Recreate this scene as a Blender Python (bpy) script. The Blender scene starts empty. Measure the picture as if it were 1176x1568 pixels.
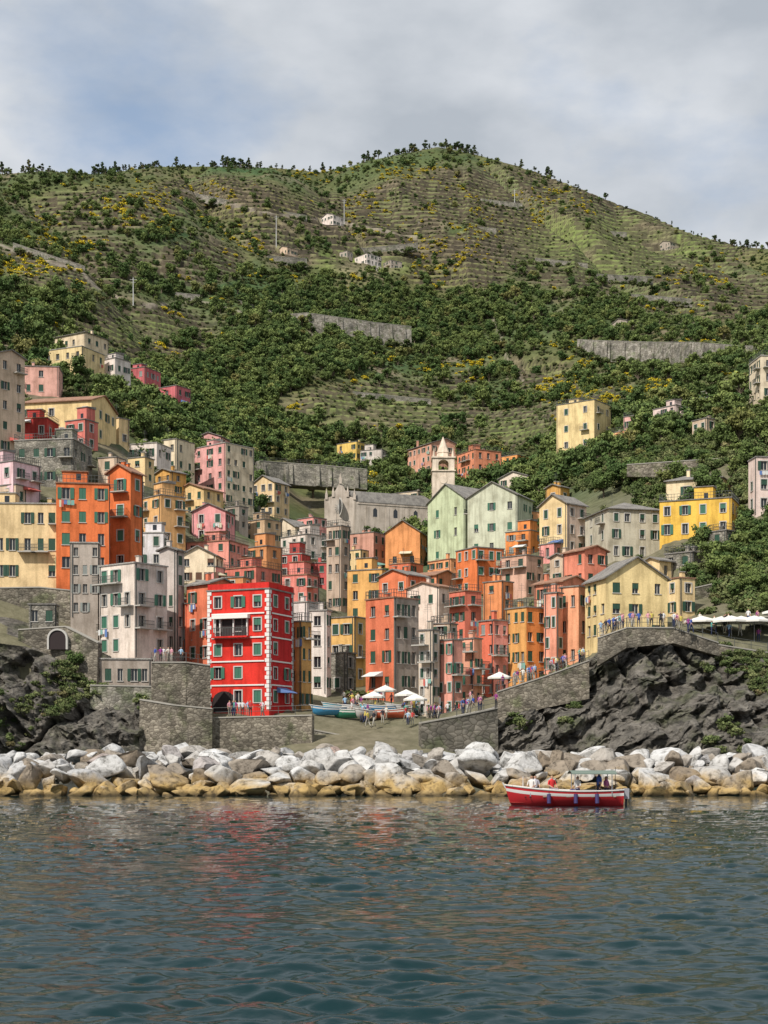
import bpy, bmesh, math, random, numpy as np
from mathutils import Vector
random.seed(7); rng=np.random.default_rng(7)
sc=bpy.context.scene
# ---- site survey: bearings/elevations measured from the boat, d = range in metres
F=2265.; CX=588.; HY=1150.; CH=3.0
def wx(px,d): return (px-CX)/F*d
def wz(py,d): return CH+(HY-py)/F*d
def lin(c): return tuple(((v/255)/12.92 if v/255<=.04045 else ((v/255+.055)/1.055)**2.4) for v in c)

# ---------------- noise
def _h(i,j,k):
    n=(i*374761393+j*668265263+k*1274126177)&0xffffffff
    n=((n^(n>>13))*1103515245)&0xffffffff
    n=((n^(n>>16))*2654435761)&0xffffffff
    return (n&0xffffff)/float(0xffffff)
def vnoise(x,y,z):
    x,y,z=np.broadcast_arrays(np.asarray(x,float),np.asarray(y,float),np.asarray(z,float))
    xi=np.floor(x).astype(np.int64); yi=np.floor(y).astype(np.int64); zi=np.floor(z).astype(np.int64)
    u=x-xi; v=y-yi; w=z-zi
    u=u*u*(3-2*u); v=v*v*(3-2*v); w=w*w*(3-2*w)
    r=0
    for a in (0,1):
        for b in (0,1):
            for c in (0,1):
                r=r+_h(xi+a,yi+b,zi+c)*(u if a else 1-u)*(v if b else 1-v)*(w if c else 1-w)
    return r*2-1
def fbm(x,y,z,o=4):
    s=0;a=1;t=0
    for i in range(o):
        s=s+a*vnoise(x*2**i+i*17.3,y*2**i+i*5.1,z*2**i); t+=a; a*=.5
    return s/t

# ---------------- materials
def newmat(name):
    m=bpy.data.materials.new(name); m.use_nodes=True
    return m,m.node_tree.nodes,m.node_tree.links,m.node_tree.nodes['Principled BSDF']
_mc={}
def simple(name,c,rough=.7,spec=.3,metal=0):
    k=(name,c,rough)
    if k in _mc: return _mc[k]
    m,n,l,p=newmat(name); p.inputs['Base Color'].default_value=(*c,1); p.inputs['Roughness'].default_value=rough
    p.inputs['Specular IOR Level'].default_value=spec; p.inputs['Metallic'].default_value=metal
    _mc[k]=m; return m
def noise_node(n,l,scale,detail=5,mapscale=(1,1,1),rot=(0,0,0),rough=.55):
    g=n.new('ShaderNodeNewGeometry'); mp=n.new('ShaderNodeMapping'); mp.inputs['Scale'].default_value=mapscale
    mp.inputs['Rotation'].default_value=rot
    t=n.new('ShaderNodeTexNoise'); t.inputs['Scale'].default_value=scale; t.inputs['Detail'].default_value=detail; t.inputs['Roughness'].default_value=rough
    l.new(g.outputs['Position'],mp.inputs['Vector']); l.new(mp.outputs[0],t.inputs['Vector']); return t
def ramp(n,l,src,stops):
    r=n.new('ShaderNodeValToRGB'); e=r.color_ramp.elements
    while len(e)<len(stops): e.new(.5)
    for i,(p,c) in enumerate(stops):
        e[i].position=p; e[i].color=(*c,1) if len(c)==3 else c
    l.new(src,r.inputs[0]); return r
def mul(n,l,a,b,fac=1,mode='MULTIPLY'):
    m=n.new('ShaderNodeMix'); m.data_type='RGBA'; m.blend_type=mode; m.inputs[0].default_value=fac
    l.new(a,m.inputs[6])
    if isinstance(b,tuple): m.inputs[7].default_value=(*b,1)
    else: l.new(b,m.inputs[7])
    return m
def plaster(c):
    k=('pl',c)
    if k in _mc: return _mc[k]
    m,n,l,p=newmat('plaster_wall')
    lc=[v**.9 for v in lin(c)]; s_=min(1.03,.86/max(lc)); lc=[v*s_ for v in lc]
    rgb=n.new('ShaderNodeRGB'); rgb.outputs[0].default_value=(lc[0],lc[1]*.945,lc[2]*.97,1)
    a=noise_node(n,l,.45,6); ra=ramp(n,l,a.outputs['Fac'],[(.3,(.70,.69,.67)),(.5,(.95,.95,.94)),(.7,(1.06,1.06,1.05))])
    s=noise_node(n,l,1.6,4,(1,1,.12)); rs=ramp(n,l,s.outputs['Fac'],[(.35,(.58,.56,.52)),(.55,(1,1,1))])
    m1=mul(n,l,rgb.outputs[0],ra.outputs[0]); m2=mul(n,l,m1.outputs[2],rs.outputs[0],.6)
    f=noise_node(n,l,6,3); rf=ramp(n,l,f.outputs['Fac'],[(.3,(.86,.86,.86)),(.7,(1.06,1.06,1.06))])
    m3=mul(n,l,m2.outputs[2],rf.outputs[0],.9)
    l.new(m3.outputs[2],p.inputs['Base Color']); p.inputs['Roughness'].default_value=.92; p.inputs['Specular IOR Level'].default_value=.15
    b=n.new('ShaderNodeBump'); b.inputs['Strength'].default_value=.35; b.inputs['Distance'].default_value=.05
    l.new(f.outputs['Fac'],b.inputs['Height']); l.new(b.outputs[0],p.inputs['Normal'])
    _mc[k]=m; return m
def masonry(name,c1,c2,scale=1.6,flat=1.6):
    k=(name,c1)
    if k in _mc: return _mc[k]
    m,n,l,p=newmat(name)
    g=n.new('ShaderNodeNewGeometry'); mp=n.new('ShaderNodeMapping'); mp.inputs['Scale'].default_value=(1,1,flat)
    v=n.new('ShaderNodeTexVoronoi'); v.inputs['Scale'].default_value=scale
    l.new(g.outputs['Position'],mp.inputs[0]); l.new(mp.outputs[0],v.inputs['Vector'])
    v2=n.new('ShaderNodeTexVoronoi'); v2.feature='DISTANCE_TO_EDGE'; v2.inputs['Scale'].default_value=scale; l.new(mp.outputs[0],v2.inputs['Vector'])
    sp=n.new('ShaderNodeSeparateColor'); l.new(v.outputs['Color'],sp.inputs[0])
    r=ramp(n,l,sp.outputs[0],[(0,c1),(1,c2)])
    e=ramp(n,l,v2.outputs['Distance'],[(0,(.4,.38,.35)),(.09,(1,1,1))])
    a=noise_node(n,l,.3,7,rough=.65); ra=ramp(n,l,a.outputs['Fac'],[(.35,(.42,.42,.39)),(.62,(1.15,1.12,1.05))])
    gv=noise_node(n,l,.45,6); rg=ramp(n,l,gv.outputs['Fac'],[(.53,(1,1,1)),(.66,(.45,.58,.33))])
    m1=mul(n,l,r.outputs[0],e.outputs[0]); m2=mul(n,l,m1.outputs[2],ra.outputs[0]); m3=mul(n,l,m2.outputs[2],rg.outputs[0],.75)
    l.new(m3.outputs[2],p.inputs['Base Color']); p.inputs['Roughness'].default_value=.95
    b=n.new('ShaderNodeBump'); b.inputs['Strength'].default_value=.8; b.inputs['Distance'].default_value=.12
    l.new(v2.outputs['Distance'],b.inputs['Height']); l.new(b.outputs[0],p.inputs['Normal'])
    _mc[k]=m; return m
STONE=masonry('stone_masonry',(.12,.105,.085),(.31,.28,.235),2.2)
STONEG=masonry('grey_stone_masonry',(.19,.18,.16),(.38,.36,.32),1.9)
GLASS=simple('window_glass',(.02,.025,.03),.12,.6)
FRAME=simple('window_frame',(.5,.48,.43),.6)
SILL=simple('sill_stone',(.5,.48,.44),.8)
SH={'g':simple('green_shutter',(.05,.15,.10),.6),'d':simple('dark_green_shutter',(.03,.075,.05),.6),'b':simple('brown_shutter',(.12,.06,.035),.6),'w':simple('grey_shutter',(.25,.27,.25),.6)}
RAIL=simple('iron_railing',(.08,.085,.08),.5)
CONC=simple('balcony_concrete',(.42,.40,.36),.85)
LAUN=[simple('cloth',c,.9) for c in((.62,.62,.6),(.12,.2,.42),(.5,.12,.1),(.6,.55,.4),(.2,.4,.35))]
def roofmat(name,c1,c2):
    m,n,l,p=newmat(name)
    a=noise_node(n,l,.9,6); r=ramp(n,l,a.outputs['Fac'],[(.3,c1),(.7,c2)])
    f=noise_node(n,l,9,2,(1,1,2)); rf=ramp(n,l,f.outputs['Fac'],[(.35,(.6,.6,.6)),(.65,(1.2,1.2,1.2))])
    q=mul(n,l,r.outputs[0],rf.outputs[0]); l.new(q.outputs[2],p.inputs['Base Color']); p.inputs['Roughness'].default_value=.9
    b=n.new('ShaderNodeBump'); b.inputs['Distance'].default_value=.08; l.new(f.outputs['Fac'],b.inputs['Height']); l.new(b.outputs[0],p.inputs['Normal'])
    return m
ROOF={'s':roofmat('slate_roof',(.15,.14,.13),(.30,.28,.25)),'t':roofmat('terracotta_roof',(.24,.12,.075),(.40,.23,.15)),'c':roofmat('concrete_roof',(.3,.28,.25),(.45,.43,.39))}

# ---------------- mesh builder
def mkobj(name,v,f,mats,mi=None,parent=None,smooth=False,loc=None):
    me=bpy.data.meshes.new(name); me.from_pydata(v,[],f)
    for m in mats: me.materials.append(m)
    if mi is not None and len(mi): me.polygons.foreach_set('material_index',np.array(mi,dtype=np.int32))
    if smooth: me.polygons.foreach_set('use_smooth',np.ones(len(me.polygons),dtype=bool))
    me.update(); o=bpy.data.objects.new(name,me); sc.collection.objects.link(o)
    if parent: o.parent=parent
    if loc is not None: o.location=loc
    return o
def gridobj(name,V,nr,nc,mats,smooth=True,parent=None):
    me=bpy.data.meshes.new(name); nv=nr*nc; nf=(nr-1)*(nc-1)
    me.vertices.add(nv); me.vertices.foreach_set('co',V.reshape(-1).astype(np.float32))
    idx=np.arange(nv).reshape(nr,nc)
    q=np.stack([idx[:-1,:-1],idx[:-1,1:],idx[1:,1:],idx[1:,:-1]],-1).reshape(-1)
    me.loops.add(nf*4); me.loops.foreach_set('vertex_index',q.astype(np.int32))
    me.polygons.add(nf); me.polygons.foreach_set('loop_start',(np.arange(nf)*4).astype(np.int32))
    if smooth: me.polygons.foreach_set('use_smooth',np.ones(nf,dtype=bool))
    for m in mats: me.materials.append(m)
    me.update(calc_edges=True); me.validate()
    o=bpy.data.objects.new(name,me); sc.collection.objects.link(o)
    if parent: o.parent=parent
    return o
def empty(name,loc):
    e=bpy.data.objects.new(name,None); e.location=loc; e.empty_display_size=.5; sc.collection.objects.link(e); return e
class MB:
    def __init__(s): s.v=[];s.f=[];s.m=[]
    def q(s,*p,m=0):
        i=len(s.v); s.v+= [tuple(x) for x in p]; s.f.append(tuple(range(i,i+len(p)))); s.m.append(m)
    def hexa(s,b,t,m=0):
        i=len(s.v); s.v+=[tuple(x) for x in b]+[tuple(x) for x in t]
        for f in ((3,2,1,0),(4,5,6,7),(0,1,5,4),(1,2,6,5),(2,3,7,6),(3,0,4,7)):
            s.f.append(tuple(i+k for k in f)); s.m.append(m)
    def box(s,c,h,m=0):
        x,y,z=c;a,b,d=h
        B=[(x-a,y-b,z-d),(x+a,y-b,z-d),(x+a,y+b,z-d),(x-a,y+b,z-d)]
        s.hexa(B,[(p[0],p[1],z+d) for p in B],m)
    def tube(s,p0,p1,r0,r1,n=8,m=0,cap=True):
        p0=Vector(p0);p1=Vector(p1);d=(p1-p0).normalized(); a=d.orthogonal().normalized(); b=d.cross(a); i=len(s.v)
        for p,r in((p0,r0),(p1,r1)):
            for k in range(n):
                t=2*math.pi*k/n; s.v.append(tuple(p+a*(math.cos(t)*r)+b*(math.sin(t)*r)))
        for k in range(n):
            s.f.append((i+k,i+(k+1)%n,i+n+(k+1)%n,i+n+k)); s.m.append(m)
        if cap:
            s.f.append(tuple(i+k for k in range(n))[::-1]); s.m.append(m); s.f.append(tuple(i+n+k for k in range(n))); s.m.append(m)

# ---------------- terrain
cols=np.array([-420,0,150,300,450,560,680,800,900,1030,1176,1640.])
T=[(130,[1215]*12),
(150,[1215,1215,1215,1200,1170,1155,1172,1210,1215,1215,1215,1215]),
(161,[1190,1190,1190,1180,1120,1121,1120,1175,1180,1180,1180,1180]),
(166,[955,980,1040,1090,1092,1108,1095,1052,1012,965,995,955]),
(180,[890,905,960,1045,1070,1080,1080,1050,1000,962,930,900]),
(210,[780,800,870,925,990,1045,1010,975,930,860,800,780]),
(250,[670,685,710,825,900,965,915,870,790,735,680,650]),
(300,[560,575,615,745,830,870,835,795,710,660,600,580]),
(360,[500,510,560,665,770,795,765,735,680,615,575,560]),
(430,[460,470,520,600,695,725,715,690,640,595,560,545]),
(520,[390,400,440,520,590,625,640,620,590,560,540,530]),
(620,[320,330,360,430,500,525,560,550,530,520,510,505]),
(720,[250,262,290,340,400,430,480,480,480,480,490,490]),
(820,[300,290,262,278,310,350,380,400,420,440,455,460]),
(930,[330,320,285,252,252,270,290,310,340,390,415,420]),
(1050,[370,360,330,285,275,242,218,250,285,340,376,385]),
(1250,[460,440,410,360,340,310,300,320,350,410,440,450])]
Td=np.array([t[0] for t in T],float); Tv=np.array([t[1] for t in T],float)
gpx=np.arange(-420,1641,3.0); gd=np.concatenate([np.arange(132,330,1.5),np.arange(330,1240,1.3)])
A=np.array([np.interp(gpx,cols,r) for r in Tv])
G=np.array([np.interp(gd,Td,A[:,j]) for j in range(len(gpx))]).T
def blur(a,k,ax):
    for _ in range(2):
        pad=[(0,0),(0,0)]; pad[ax]=(k,k); p=np.pad(a,pad,mode='edge'); c=np.cumsum(p,axis=ax)
        c=np.insert(c,0,0,axis=ax); n=2*k+1
        a=(np.take(c,range(n,c.shape[ax]),axis=ax)-np.take(c,range(0,c.shape[ax]-n),axis=ax))/n
    return a
G2=blur(blur(G,14,1),11,0); G0=blur(G,8,1); G1=blur(G0,2,0)
w=np.clip((gd-250)/120,0,1)[:,None]; w0=np.clip((gd-168)/10,0,1)[:,None]; G=(G0*(1-w0)+G1*w0)*(1-w)+G2*w
PXg,Dg=np.meshgrid(gpx,gd); X=wx(PXg,Dg); Z=wz(G,Dg)
far=np.clip((Dg-260)/250,0,1)
Z+=far*(8*fbm(X/70,Dg/70,3.3,4)+1.6*fbm(X/14,Dg/14,1.7,3))+ (1-far)*.5*fbm(X/7,Dg/7,2,3)*(Dg>168)
Z-=far*12*np.clip(1-np.abs(fbm((X+.35*Dg)/120,Dg/420,9.1,3))*7,0,1)
sky_x=[-420,0,60,150,240,330,420,490,530,560,630,670,720,800,860,930,1000,1060,1130,1176,1640]
sky_y=[292,267,262,267,255,255,257,264,257,247,233,225,234,256,276,306,331,357,375,381,403]
skyt=(HY-np.interp(gpx,sky_x,sky_y))/F
t=(Z-CH)/Dg; mx=t.max(axis=0); ws=np.clip((Dg-480)/260,0,1)
Z=CH+Dg*(t+ws*(skyt-mx)[None,:]*np.clip(t/mx[None,:],0,1)**2)
def ell(px,py,c,s=1.6):
    r=0
    for (cx,cy,rx,ry) in c:
        r=np.maximum(r,np.clip(s*(1-((px-cx)/rx)**2-((py-cy)/ry)**2),0,1))
    return r
def pline(px,py,pts,w):
    best=np.full(px.shape,1e9)
    for (a,b),(c,d) in zip(pts,pts[1:]):
        vx,vy=c-a,d-b; t_=np.clip(((px-a)*vx+(py-b)*vy)/(vx*vx+vy*vy),0,1); best=np.minimum(best,np.hypot(px-a-t_*vx,py-b-t_*vy))
    return np.clip(1.5-best/w,0,1)
PYg=HY-F*(Z-CH)/Dg
TERR=[(520,350,190,65),(950,375,240,85),(740,335,260,95),(590,625,180,50),(810,600,170,60),(800,660,110,30),(210,510,140,60),(330,300,130,40),(1080,450,130,50),(120,400,130,50),(300,400,90,40),(700,420,90,30),(150,320,130,40)]
terr=ell(PXg,PYg,TERR,2.4)*(fbm(X/45,Dg/45,5,3)>-.5)*(Dg>300)
hgt=np.where(Dg>560,4.6,3.0)
zz=Z+1.3*fbm(X/70,Dg/70,7,2)
fr=zz/hgt-np.floor(zz/hgt); st=np.clip((fr-.62)/.38,0,1)
Z=Z+terr*(st-fr)*hgt*.95
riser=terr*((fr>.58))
occ=np.zeros(Z.shape,bool)
def ri(d): return int(np.clip(np.searchsorted(gd,d),0,len(gd)-1))
def ci(px): return int(np.clip(round((px-gpx[0])/3),0,len(gpx)-1))
def ground(px,d): return float(Z[ri(d),ci(px)])
def gxy(x,y): return ground(x/y*F+CX,y)
def depth_at(px,py,dmin=165):
    c=ci(px); i0=ri(dmin); colv=HY-F*(Z[i0:,c]-CH)/gd[i0:]
    k=np.nonzero(colv<=py)[0]
    return float(gd[i0+k[0]]) if len(k) else None

# ---------------- buildings
def solve(x0,xc,x1,d,ratio=.85,depth=9.):
    u0,uc,u1=[(v-CX)/F for v in (x0,xc,x1)]; Cx=uc*d
    if x1-xc<1:
        th=math.atan(uc); W=(Cx-u0*d)/(math.cos(th)+u0*math.sin(th)); return th,W,depth
    best=None
    for k in range(-10,86):
        th=math.radians(k); b=math.sin(th)-u1*math.cos(th); a=math.cos(th)+u0*math.sin(th)
        if b<=.02 or a<=.02: continue
        W=(Cx-u0*d)/a; D=(u1*d-Cx)/b
        if W<=0 or D<=0: continue
        s=abs(math.log(D/W/ratio))
        if best is None or s<best[0]: best=(s,th,W,D)
    return best[1:]
class Fac:
    def __init__(s,P,p0,e,n): s.P=P;s.p0=Vector(p0);s.e=Vector(e);s.n=Vector(n)
    def pt(s,x,z,o=0):
        p=s.p0+s.e*x+s.n*o; return (p.x,p.y,z)
    def box(s,part,x0,x1,z0,z1,o0,o1,m=0):
        s.P[part].hexa([s.pt(x0,z0,o0),s.pt(x1,z0,o0),s.pt(x1,z0,o1),s.pt(x0,z0,o1)],[s.pt(x0,z1,o0),s.pt(x1,z1,o0),s.pt(x1,z1,o1),s.pt(x0,z1,o1)],m)
def facade(fc,W,zl,z0,z1,nc,nr,r,sh=0,ww=.95,wh=1.45,miss=.1,trim=False,balc=0.,door=False,closed=.4,opn=.35,laundry=.07):
    P=fc.P; H=(z1-z0)/max(nr,1); wh=min(wh,H*.52); ww=min(ww,W/nc*.5) if nc else ww
    cs=[(i+.5)*W/nc+r.uniform(-.2,.2) for i in range(nc)]
    xs=[0]; 
    for c in cs:
        w2=ww*r.uniform(.42,.54); xs+=[c-w2,c+w2]
    xs.append(W); zs=[zl]
    for k in range(nr):
        b=z0+k*H+H*r.uniform(.27,.33); zs+=[b,b+wh*r.uniform(.88,1.02)]
    zs.append(z1)
    for i in range(len(xs)-1):
        for k in range(len(zs)-1):
            a,b,c,d=xs[i],xs[i+1],zs[k],zs[k+1]
            if i%2 and k%2 and r.random()>miss:
                q=P['walls'].q; o=-.22
                q(fc.pt(a,c),fc.pt(a,c,o),fc.pt(a,d,o),fc.pt(a,d)); q(fc.pt(b,c),fc.pt(b,d),fc.pt(b,d,o),fc.pt(b,c,o))
                q(fc.pt(a,d),fc.pt(a,d,o),fc.pt(b,d,o),fc.pt(b,d)); q(fc.pt(a,c),fc.pt(b,c),fc.pt(b,c,o),fc.pt(a,c,o))
                P['windows'].q(fc.pt(a,c,o),fc.pt(b,c,o),fc.pt(b,d,o),fc.pt(a,d,o),m=0)
                mdl=(a+b)/2; fc.box('windows',mdl-.035,mdl+.035,c,d,o+.01,o+.05,1)
                fc.box('windows',a+.002,a+.06,c+.07,d-.07,o+.012,o+.05,1); fc.box('windows',b-.06,b-.002,c+.07,d-.07,o+.012,o+.05,1)
                fc.box('windows',a-.08,b+.08,c-.09,c-.003,.002,.1,2)
                if trim:
                    fc.box('windows',a-.14,a-.003,c,d+.13,.003,.05,2); fc.box('windows',b+.003,b+.14,c,d+.13,.003,.05,2); fc.box('windows',a-.001,b+.001,d+.003,d+.13,.003,.05,2)
                t=r.random()
                if t<closed:
                    lo=c+.02 if r.random()<.7 else c+(d-c)*.45
                    fc.box('shutters',a+.02,mdl-.01,lo,d-.02,-.09,-.04,sh); fc.box('shutters',mdl+.01,b-.02,lo,d-.02,-.09,-.04,sh)
                elif t<closed+opn:
                    s=(b-a)*.5; off=.06 if trim else .03
                    fc.box('shutters',a-s-.02,a-.02,c,d,off,off+.045,sh); fc.box('shutters',b+.02,b+s+.02,c,d,off,off+.045,sh)
                if k>1 and r.random()<balc:
                    fc.box('balcony',a-.7,b+.7,c-.32,c-.18,.003,.95,0)
                    for rr in range(2): fc.box('balcony',a-.68,b+.68,c+.2+.42*rr,c+.25+.42*rr,.88,.93,1)
                    x=a-.68
                    while x<b+.68: fc.box('balcony',x,x+.03,c-.18,c+.62,.89,.92,1); x+=.17
                elif k>1 and r.random()<laundry:
                    x=a-.3
                    while x<b+.2:
                        ww_=r.uniform(.25,.5); fc.box('laundry',x,x+ww_-.05,c-.2-r.uniform(.5,.9),c-.18,.25,.27,r.randrange(5)); x+=ww_
            else:
                P['walls'].q(fc.pt(a,c),fc.pt(b,c),fc.pt(b,d),fc.pt(a,d))
    if r.random()<.6: x=r.choice([.18,W-.25]); fc.box('balcony',x,x+.09,z0,z1-.05,.01,.10,1)
    if r.random()<.16 and W>4:
        x=r.uniform(.5,W-3); z=z0+H*.98; m_=r.randrange(5)
        P['laundry'].hexa([fc.pt(x,z-.7,.05),fc.pt(x+2.4,z-.7,.05),fc.pt(x+2.4,z-.75,1.5),fc.pt(x,z-.75,1.5)],[fc.pt(x,z-.1,.05),fc.pt(x+2.4,z-.1,.05),fc.pt(x+2.4,z-.7,1.5),fc.pt(x,z-.7,1.5)],m_)
def building(name,x0,xc,x1,top,base,d,col,roof='f',rm='s',sh='d',rise=None,nr=None,ncl=None,ncr=None,ratio=.85,depth=9.,trim=None,balc=.12,miss=.12,wallmat=None,stone=0,fh=3.0,closed=.38,opn=.25,clutter=True,ww=.9,col2=None,wdrop=0):
    r=random.Random(int(x0*31+top*7+d)); th,W,D=solve(x0,xc,x1,d,ratio,depth); D=min(D,20); W=min(W,30)
    C=Vector((wx(xc,d),d,0)); a=Vector((-math.cos(th),math.sin(th),0)); b=Vector((math.sin(th),math.cos(th),0))
    z1=wz(top,d); z0=wz(base,d); cor=[C,C+a*W,C+b*D,C+a*W+b*D]
    zl=min([z0]+[gxy(p.x,p.y) for p in cor])-.8; zl=min(zl,z0-1)
    org=Vector((C.x,C.y,z0))
    P={k:MB() for k in('walls','windows','shutters','balcony','roof','chimney','laundry')}
    if nr is None: nr=max(1,int(round((z1-z0)/fh)))
    hh=(z1-z0)/nr
    if hh>4.1: nr+=max(1,int(round((z1-z0)/3.5))-nr)
    nl=ncl if ncl is not None else max(1,int(round(W/2.4))); nrr=ncr if ncr is not None else max(1,int(round(D/2.7)))
    if trim is None: trim=r.random()<.3
    kw=dict(r=r,sh=0,trim=trim,balc=balc,miss=miss,closed=closed,opn=opn,ww=ww,laundry=.08 if clutter else 0)
    fl=Fac(P,C+a*W,-a,Vector((-math.sin(th),-math.cos(th),0))); facade(fl,W,zl,z0,z1,nl,nr,**kw)
    fr_=Fac(P,C,b,Vector((math.cos(th),-math.sin(th),0)))
    nw=len(P['walls'].f)
    facade(fr_,D,zl,z0,z1,nrr,nr,**kw)
    if col2: P['walls'].m[nw:]=[1]*(len(P['walls'].f)-nw)
    fs=Fac(P,C+a*W+b*D,-b,a); facade(fs,D,zl,z0,z1,nrr,nr,**kw)
    P['walls'].q(fs.pt(0,zl),fs.pt(0,z1),(cor[2].x,cor[2].y,z1),(cor[2].x,cor[2].y,zl))
    def L(s,t,z): p=C+a*s+b*t; return (p.x,p.y,z)
    ov=.35
    if roof=='f':
        P['roof'].hexa([L(-.12,-.12,z1),L(W+.12,-.12,z1),L(W+.12,D+.12,z1),L(-.12,D+.12,z1)],[L(-.12,-.12,z1+.16),L(W+.12,-.12,z1+.16),L(W+.12,D+.12,z1+.16),L(-.12,D+.12,z1+.16)])
        if r.random()<.5 and clutter:
            for (s0,t0,s1,t1) in((0,0,W,.05),(0,.05,.05,D),(W-.05,.05,W,D)):
                for h in(.6,1.05): P['balcony'].hexa([L(s0,t0,z1+h),L(s1,t0,z1+h),L(s1,t1,z1+h),L(s0,t1,z1+h)],[L(s0,t0,z1+h+.05),L(s1,t0,z1+h+.05),L(s1,t1,z1+h+.05),L(s0,t1,z1+h+.05)],1)
                n=int(max(abs(s1-s0),abs(t1-t0))/.45)+1
                for i in range(n+1):
                    s=s0+(s1-s0)*i/n if abs(s1-s0)>.5 else s0; tt=t0+(t1-t0)*i/n if abs(t1-t0)>.5 else t0
                    P['balcony'].hexa([L(s,tt,z1+.16),L(s+.04,tt,z1+.16),L(s+.04,tt+.04,z1+.16),L(s,tt+.04,z1+.16)],[L(s,tt,z1+1.05),L(s+.04,tt,z1+1.05),L(s+.04,tt+.04,z1+1.05),L(s,tt+.04,z1+1.05)],1)
        if r.random()<.55 and clutter and W>4:
            s0=r.uniform(.5,W-3); h=r.uniform(1.6,2.4); t0=D*.3; w_=r.uniform(2,3)
            P['walls'].hexa([L(s0,t0,z1+.1),L(s0+w_,t0,z1+.1),L(s0+w_,t0+2.4,z1+.1),L(s0,t0+2.4,z1+.1)],[L(s0,t0,z1+h),L(s0+w_,t0,z1+h),L(s0+w_,t0+2.4,z1+h),L(s0,t0+2.4,z1+h)])
            P['windows'].q(L(s0+.7,t0-.01,z1+.6),L(s0+1.3,t0-.01,z1+.6),L(s0+1.3,t0-.01,z1+1.4),L(s0+.7,t0-.01,z1+1.4))
            P['roof'].hexa([L(s0-.15,t0-.15,z1+h),L(s0+w_+.15,t0-.15,z1+h),L(s0+w_+.15,t0+2.55,z1+h),L(s0-.15,t0+2.55,z1+h)],[L(s0-.15,t0-.15,z1+h+.12),L(s0+w_+.15,t0-.15,z1+h+.12),L(s0+w_+.15,t0+2.55,z1+h+.5),L(s0-.15,t0+2.55,z1+h+.5)])
    elif roof in'LR':
        S=W if roof=='L' else D; Q=D if roof=='L' else W
        LL=(lambda s,t,z:L(s,t,z)) if roof=='L' else (lambda s,t,z:L(t,s,z))
        rs=rise*d/F if rise else S*.17; sl=rs/(S/2); th_=.17
        for s0,s1,za,zb in((-ov,S/2,z1-ov*sl,z1+rs),(S/2,S+ov,z1+rs,z1-ov*sl)):
            P['roof'].hexa([LL(s0,-ov,za),LL(s1,-ov,zb),LL(s1,Q+ov,zb),LL(s0,Q+ov,za)],[LL(s0,-ov,za+th_),LL(s1,-ov,zb+th_),LL(s1,Q+ov,zb+th_),LL(s0,Q+ov,za+th_)])
        mi=1 if (col2 and roof=='R') else 0
        P['walls'].q(LL(0,0,z1),LL(S,0,z1),LL(S/2,0,z1+rs),m=mi); P['walls'].q(LL(0,Q,z1),LL(S/2,Q,z1+rs),LL(S,Q,z1),m=0)
    elif roof=='h':
        rs=rise*d/F if rise else min(W,D)*.2; m=min(W,D)/2
        B=[L(-ov,-ov,z1),L(W+ov,-ov,z1),L(W+ov,D+ov,z1),L(-ov,D+ov,z1)]
        if W>=D: R1,R2=L(m,D/2,z1+rs),L(W-m,D/2,z1+rs); P['roof'].q(B[0],B[1],R2,R1);P['roof'].q(B[1],B[2],R2);P['roof'].q(B[2],B[3],R1,R2);P['roof'].q(B[3],B[0],R1)
        else: R1,R2=L(W/2,m,z1+rs),L(W/2,D-m,z1+rs); P['roof'].q(B[0],B[1],R1);P['roof'].q(B[1],B[2],R2,R1);P['roof'].q(B[2],B[3],R2);P['roof'].q(B[3],B[0],R1,R2)
        P['roof'].hexa([L(-ov,-ov,z1-.12),L(W+ov,-ov,z1-.12),L(W+ov,D+ov,z1-.12),L(-ov,D+ov,z1-.12)],[L(-ov,-ov,z1-.004),L(W+ov,-ov,z1-.004),L(W+ov,D+ov,z1-.004),L(-ov,D+ov,z1-.004)])
    if clutter:
        for i in range(r.choice([0,1,1,2])):
            s=r.uniform(.8,max(.9,W-.8)); t0=r.uniform(1,max(1.1,D*.6)); h=r.uniform(.7,1.3)+(W*.1 if roof!='f' else 0)
            P['chimney'].hexa([L(s-.25,t0-.25,z1-.1),L(s+.25,t0-.25,z1-.1),L(s+.25,t0+.25,z1-.1),L(s-.25,t0+.25,z1-.1)],[L(s-.25,t0-.25,z1+h),L(s+.25,t0-.25,z1+h),L(s+.25,t0+.25,z1+h),L(s-.25,t0+.25,z1+h)])
            P['chimney'].hexa([L(s-.33,t0-.33,z1+h),L(s+.33,t0-.33,z1+h),L(s+.33,t0+.33,z1+h),L(s-.33,t0+.33,z1+h)],[L(s-.33,t0-.33,z1+h+.1),L(s+.33,t0-.33,z1+h+.1),L(s+.33,t0+.33,z1+h+.1),L(s-.33,t0+.33,z1+h+.1)],1)
        if r.random()<.45:
            p=L(W*.5,D*.3,z1); P['chimney'].tube((p[0],p[1],z1),(p[0],p[1],z1+3.2),.03,.02,5,2)
            for k in range(4): P['chimney'].tube((p[0]-.5+.06*k,p[1],z1+2.3+.2*k),(p[0]+.5-.06*k,p[1],z1+2.3+.2*k),.015,.015,4,2)
    E=empty(name,org)
    wm=wallmat or plaster(col)
    mats={'walls':[wm,plaster(col2) if col2 else wm],'windows':[GLASS,FRAME,SILL],'shutters':[SH[sh]],'balcony':[CONC,RAIL],'roof':[ROOF[rm]],'chimney':[wm,ROOF['c'],RAIL],'laundry':LAUN}
    nm={'laundry':'laundry_and_awnings'}
    for k,mb in P.items():
        if mb.f:
            v=[(p[0]-org.x,p[1]-org.y,p[2]-org.z) for p in mb.v]; mkobj(nm.get(k,k),v,mb.f,mats[k],mb.m,E)
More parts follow.
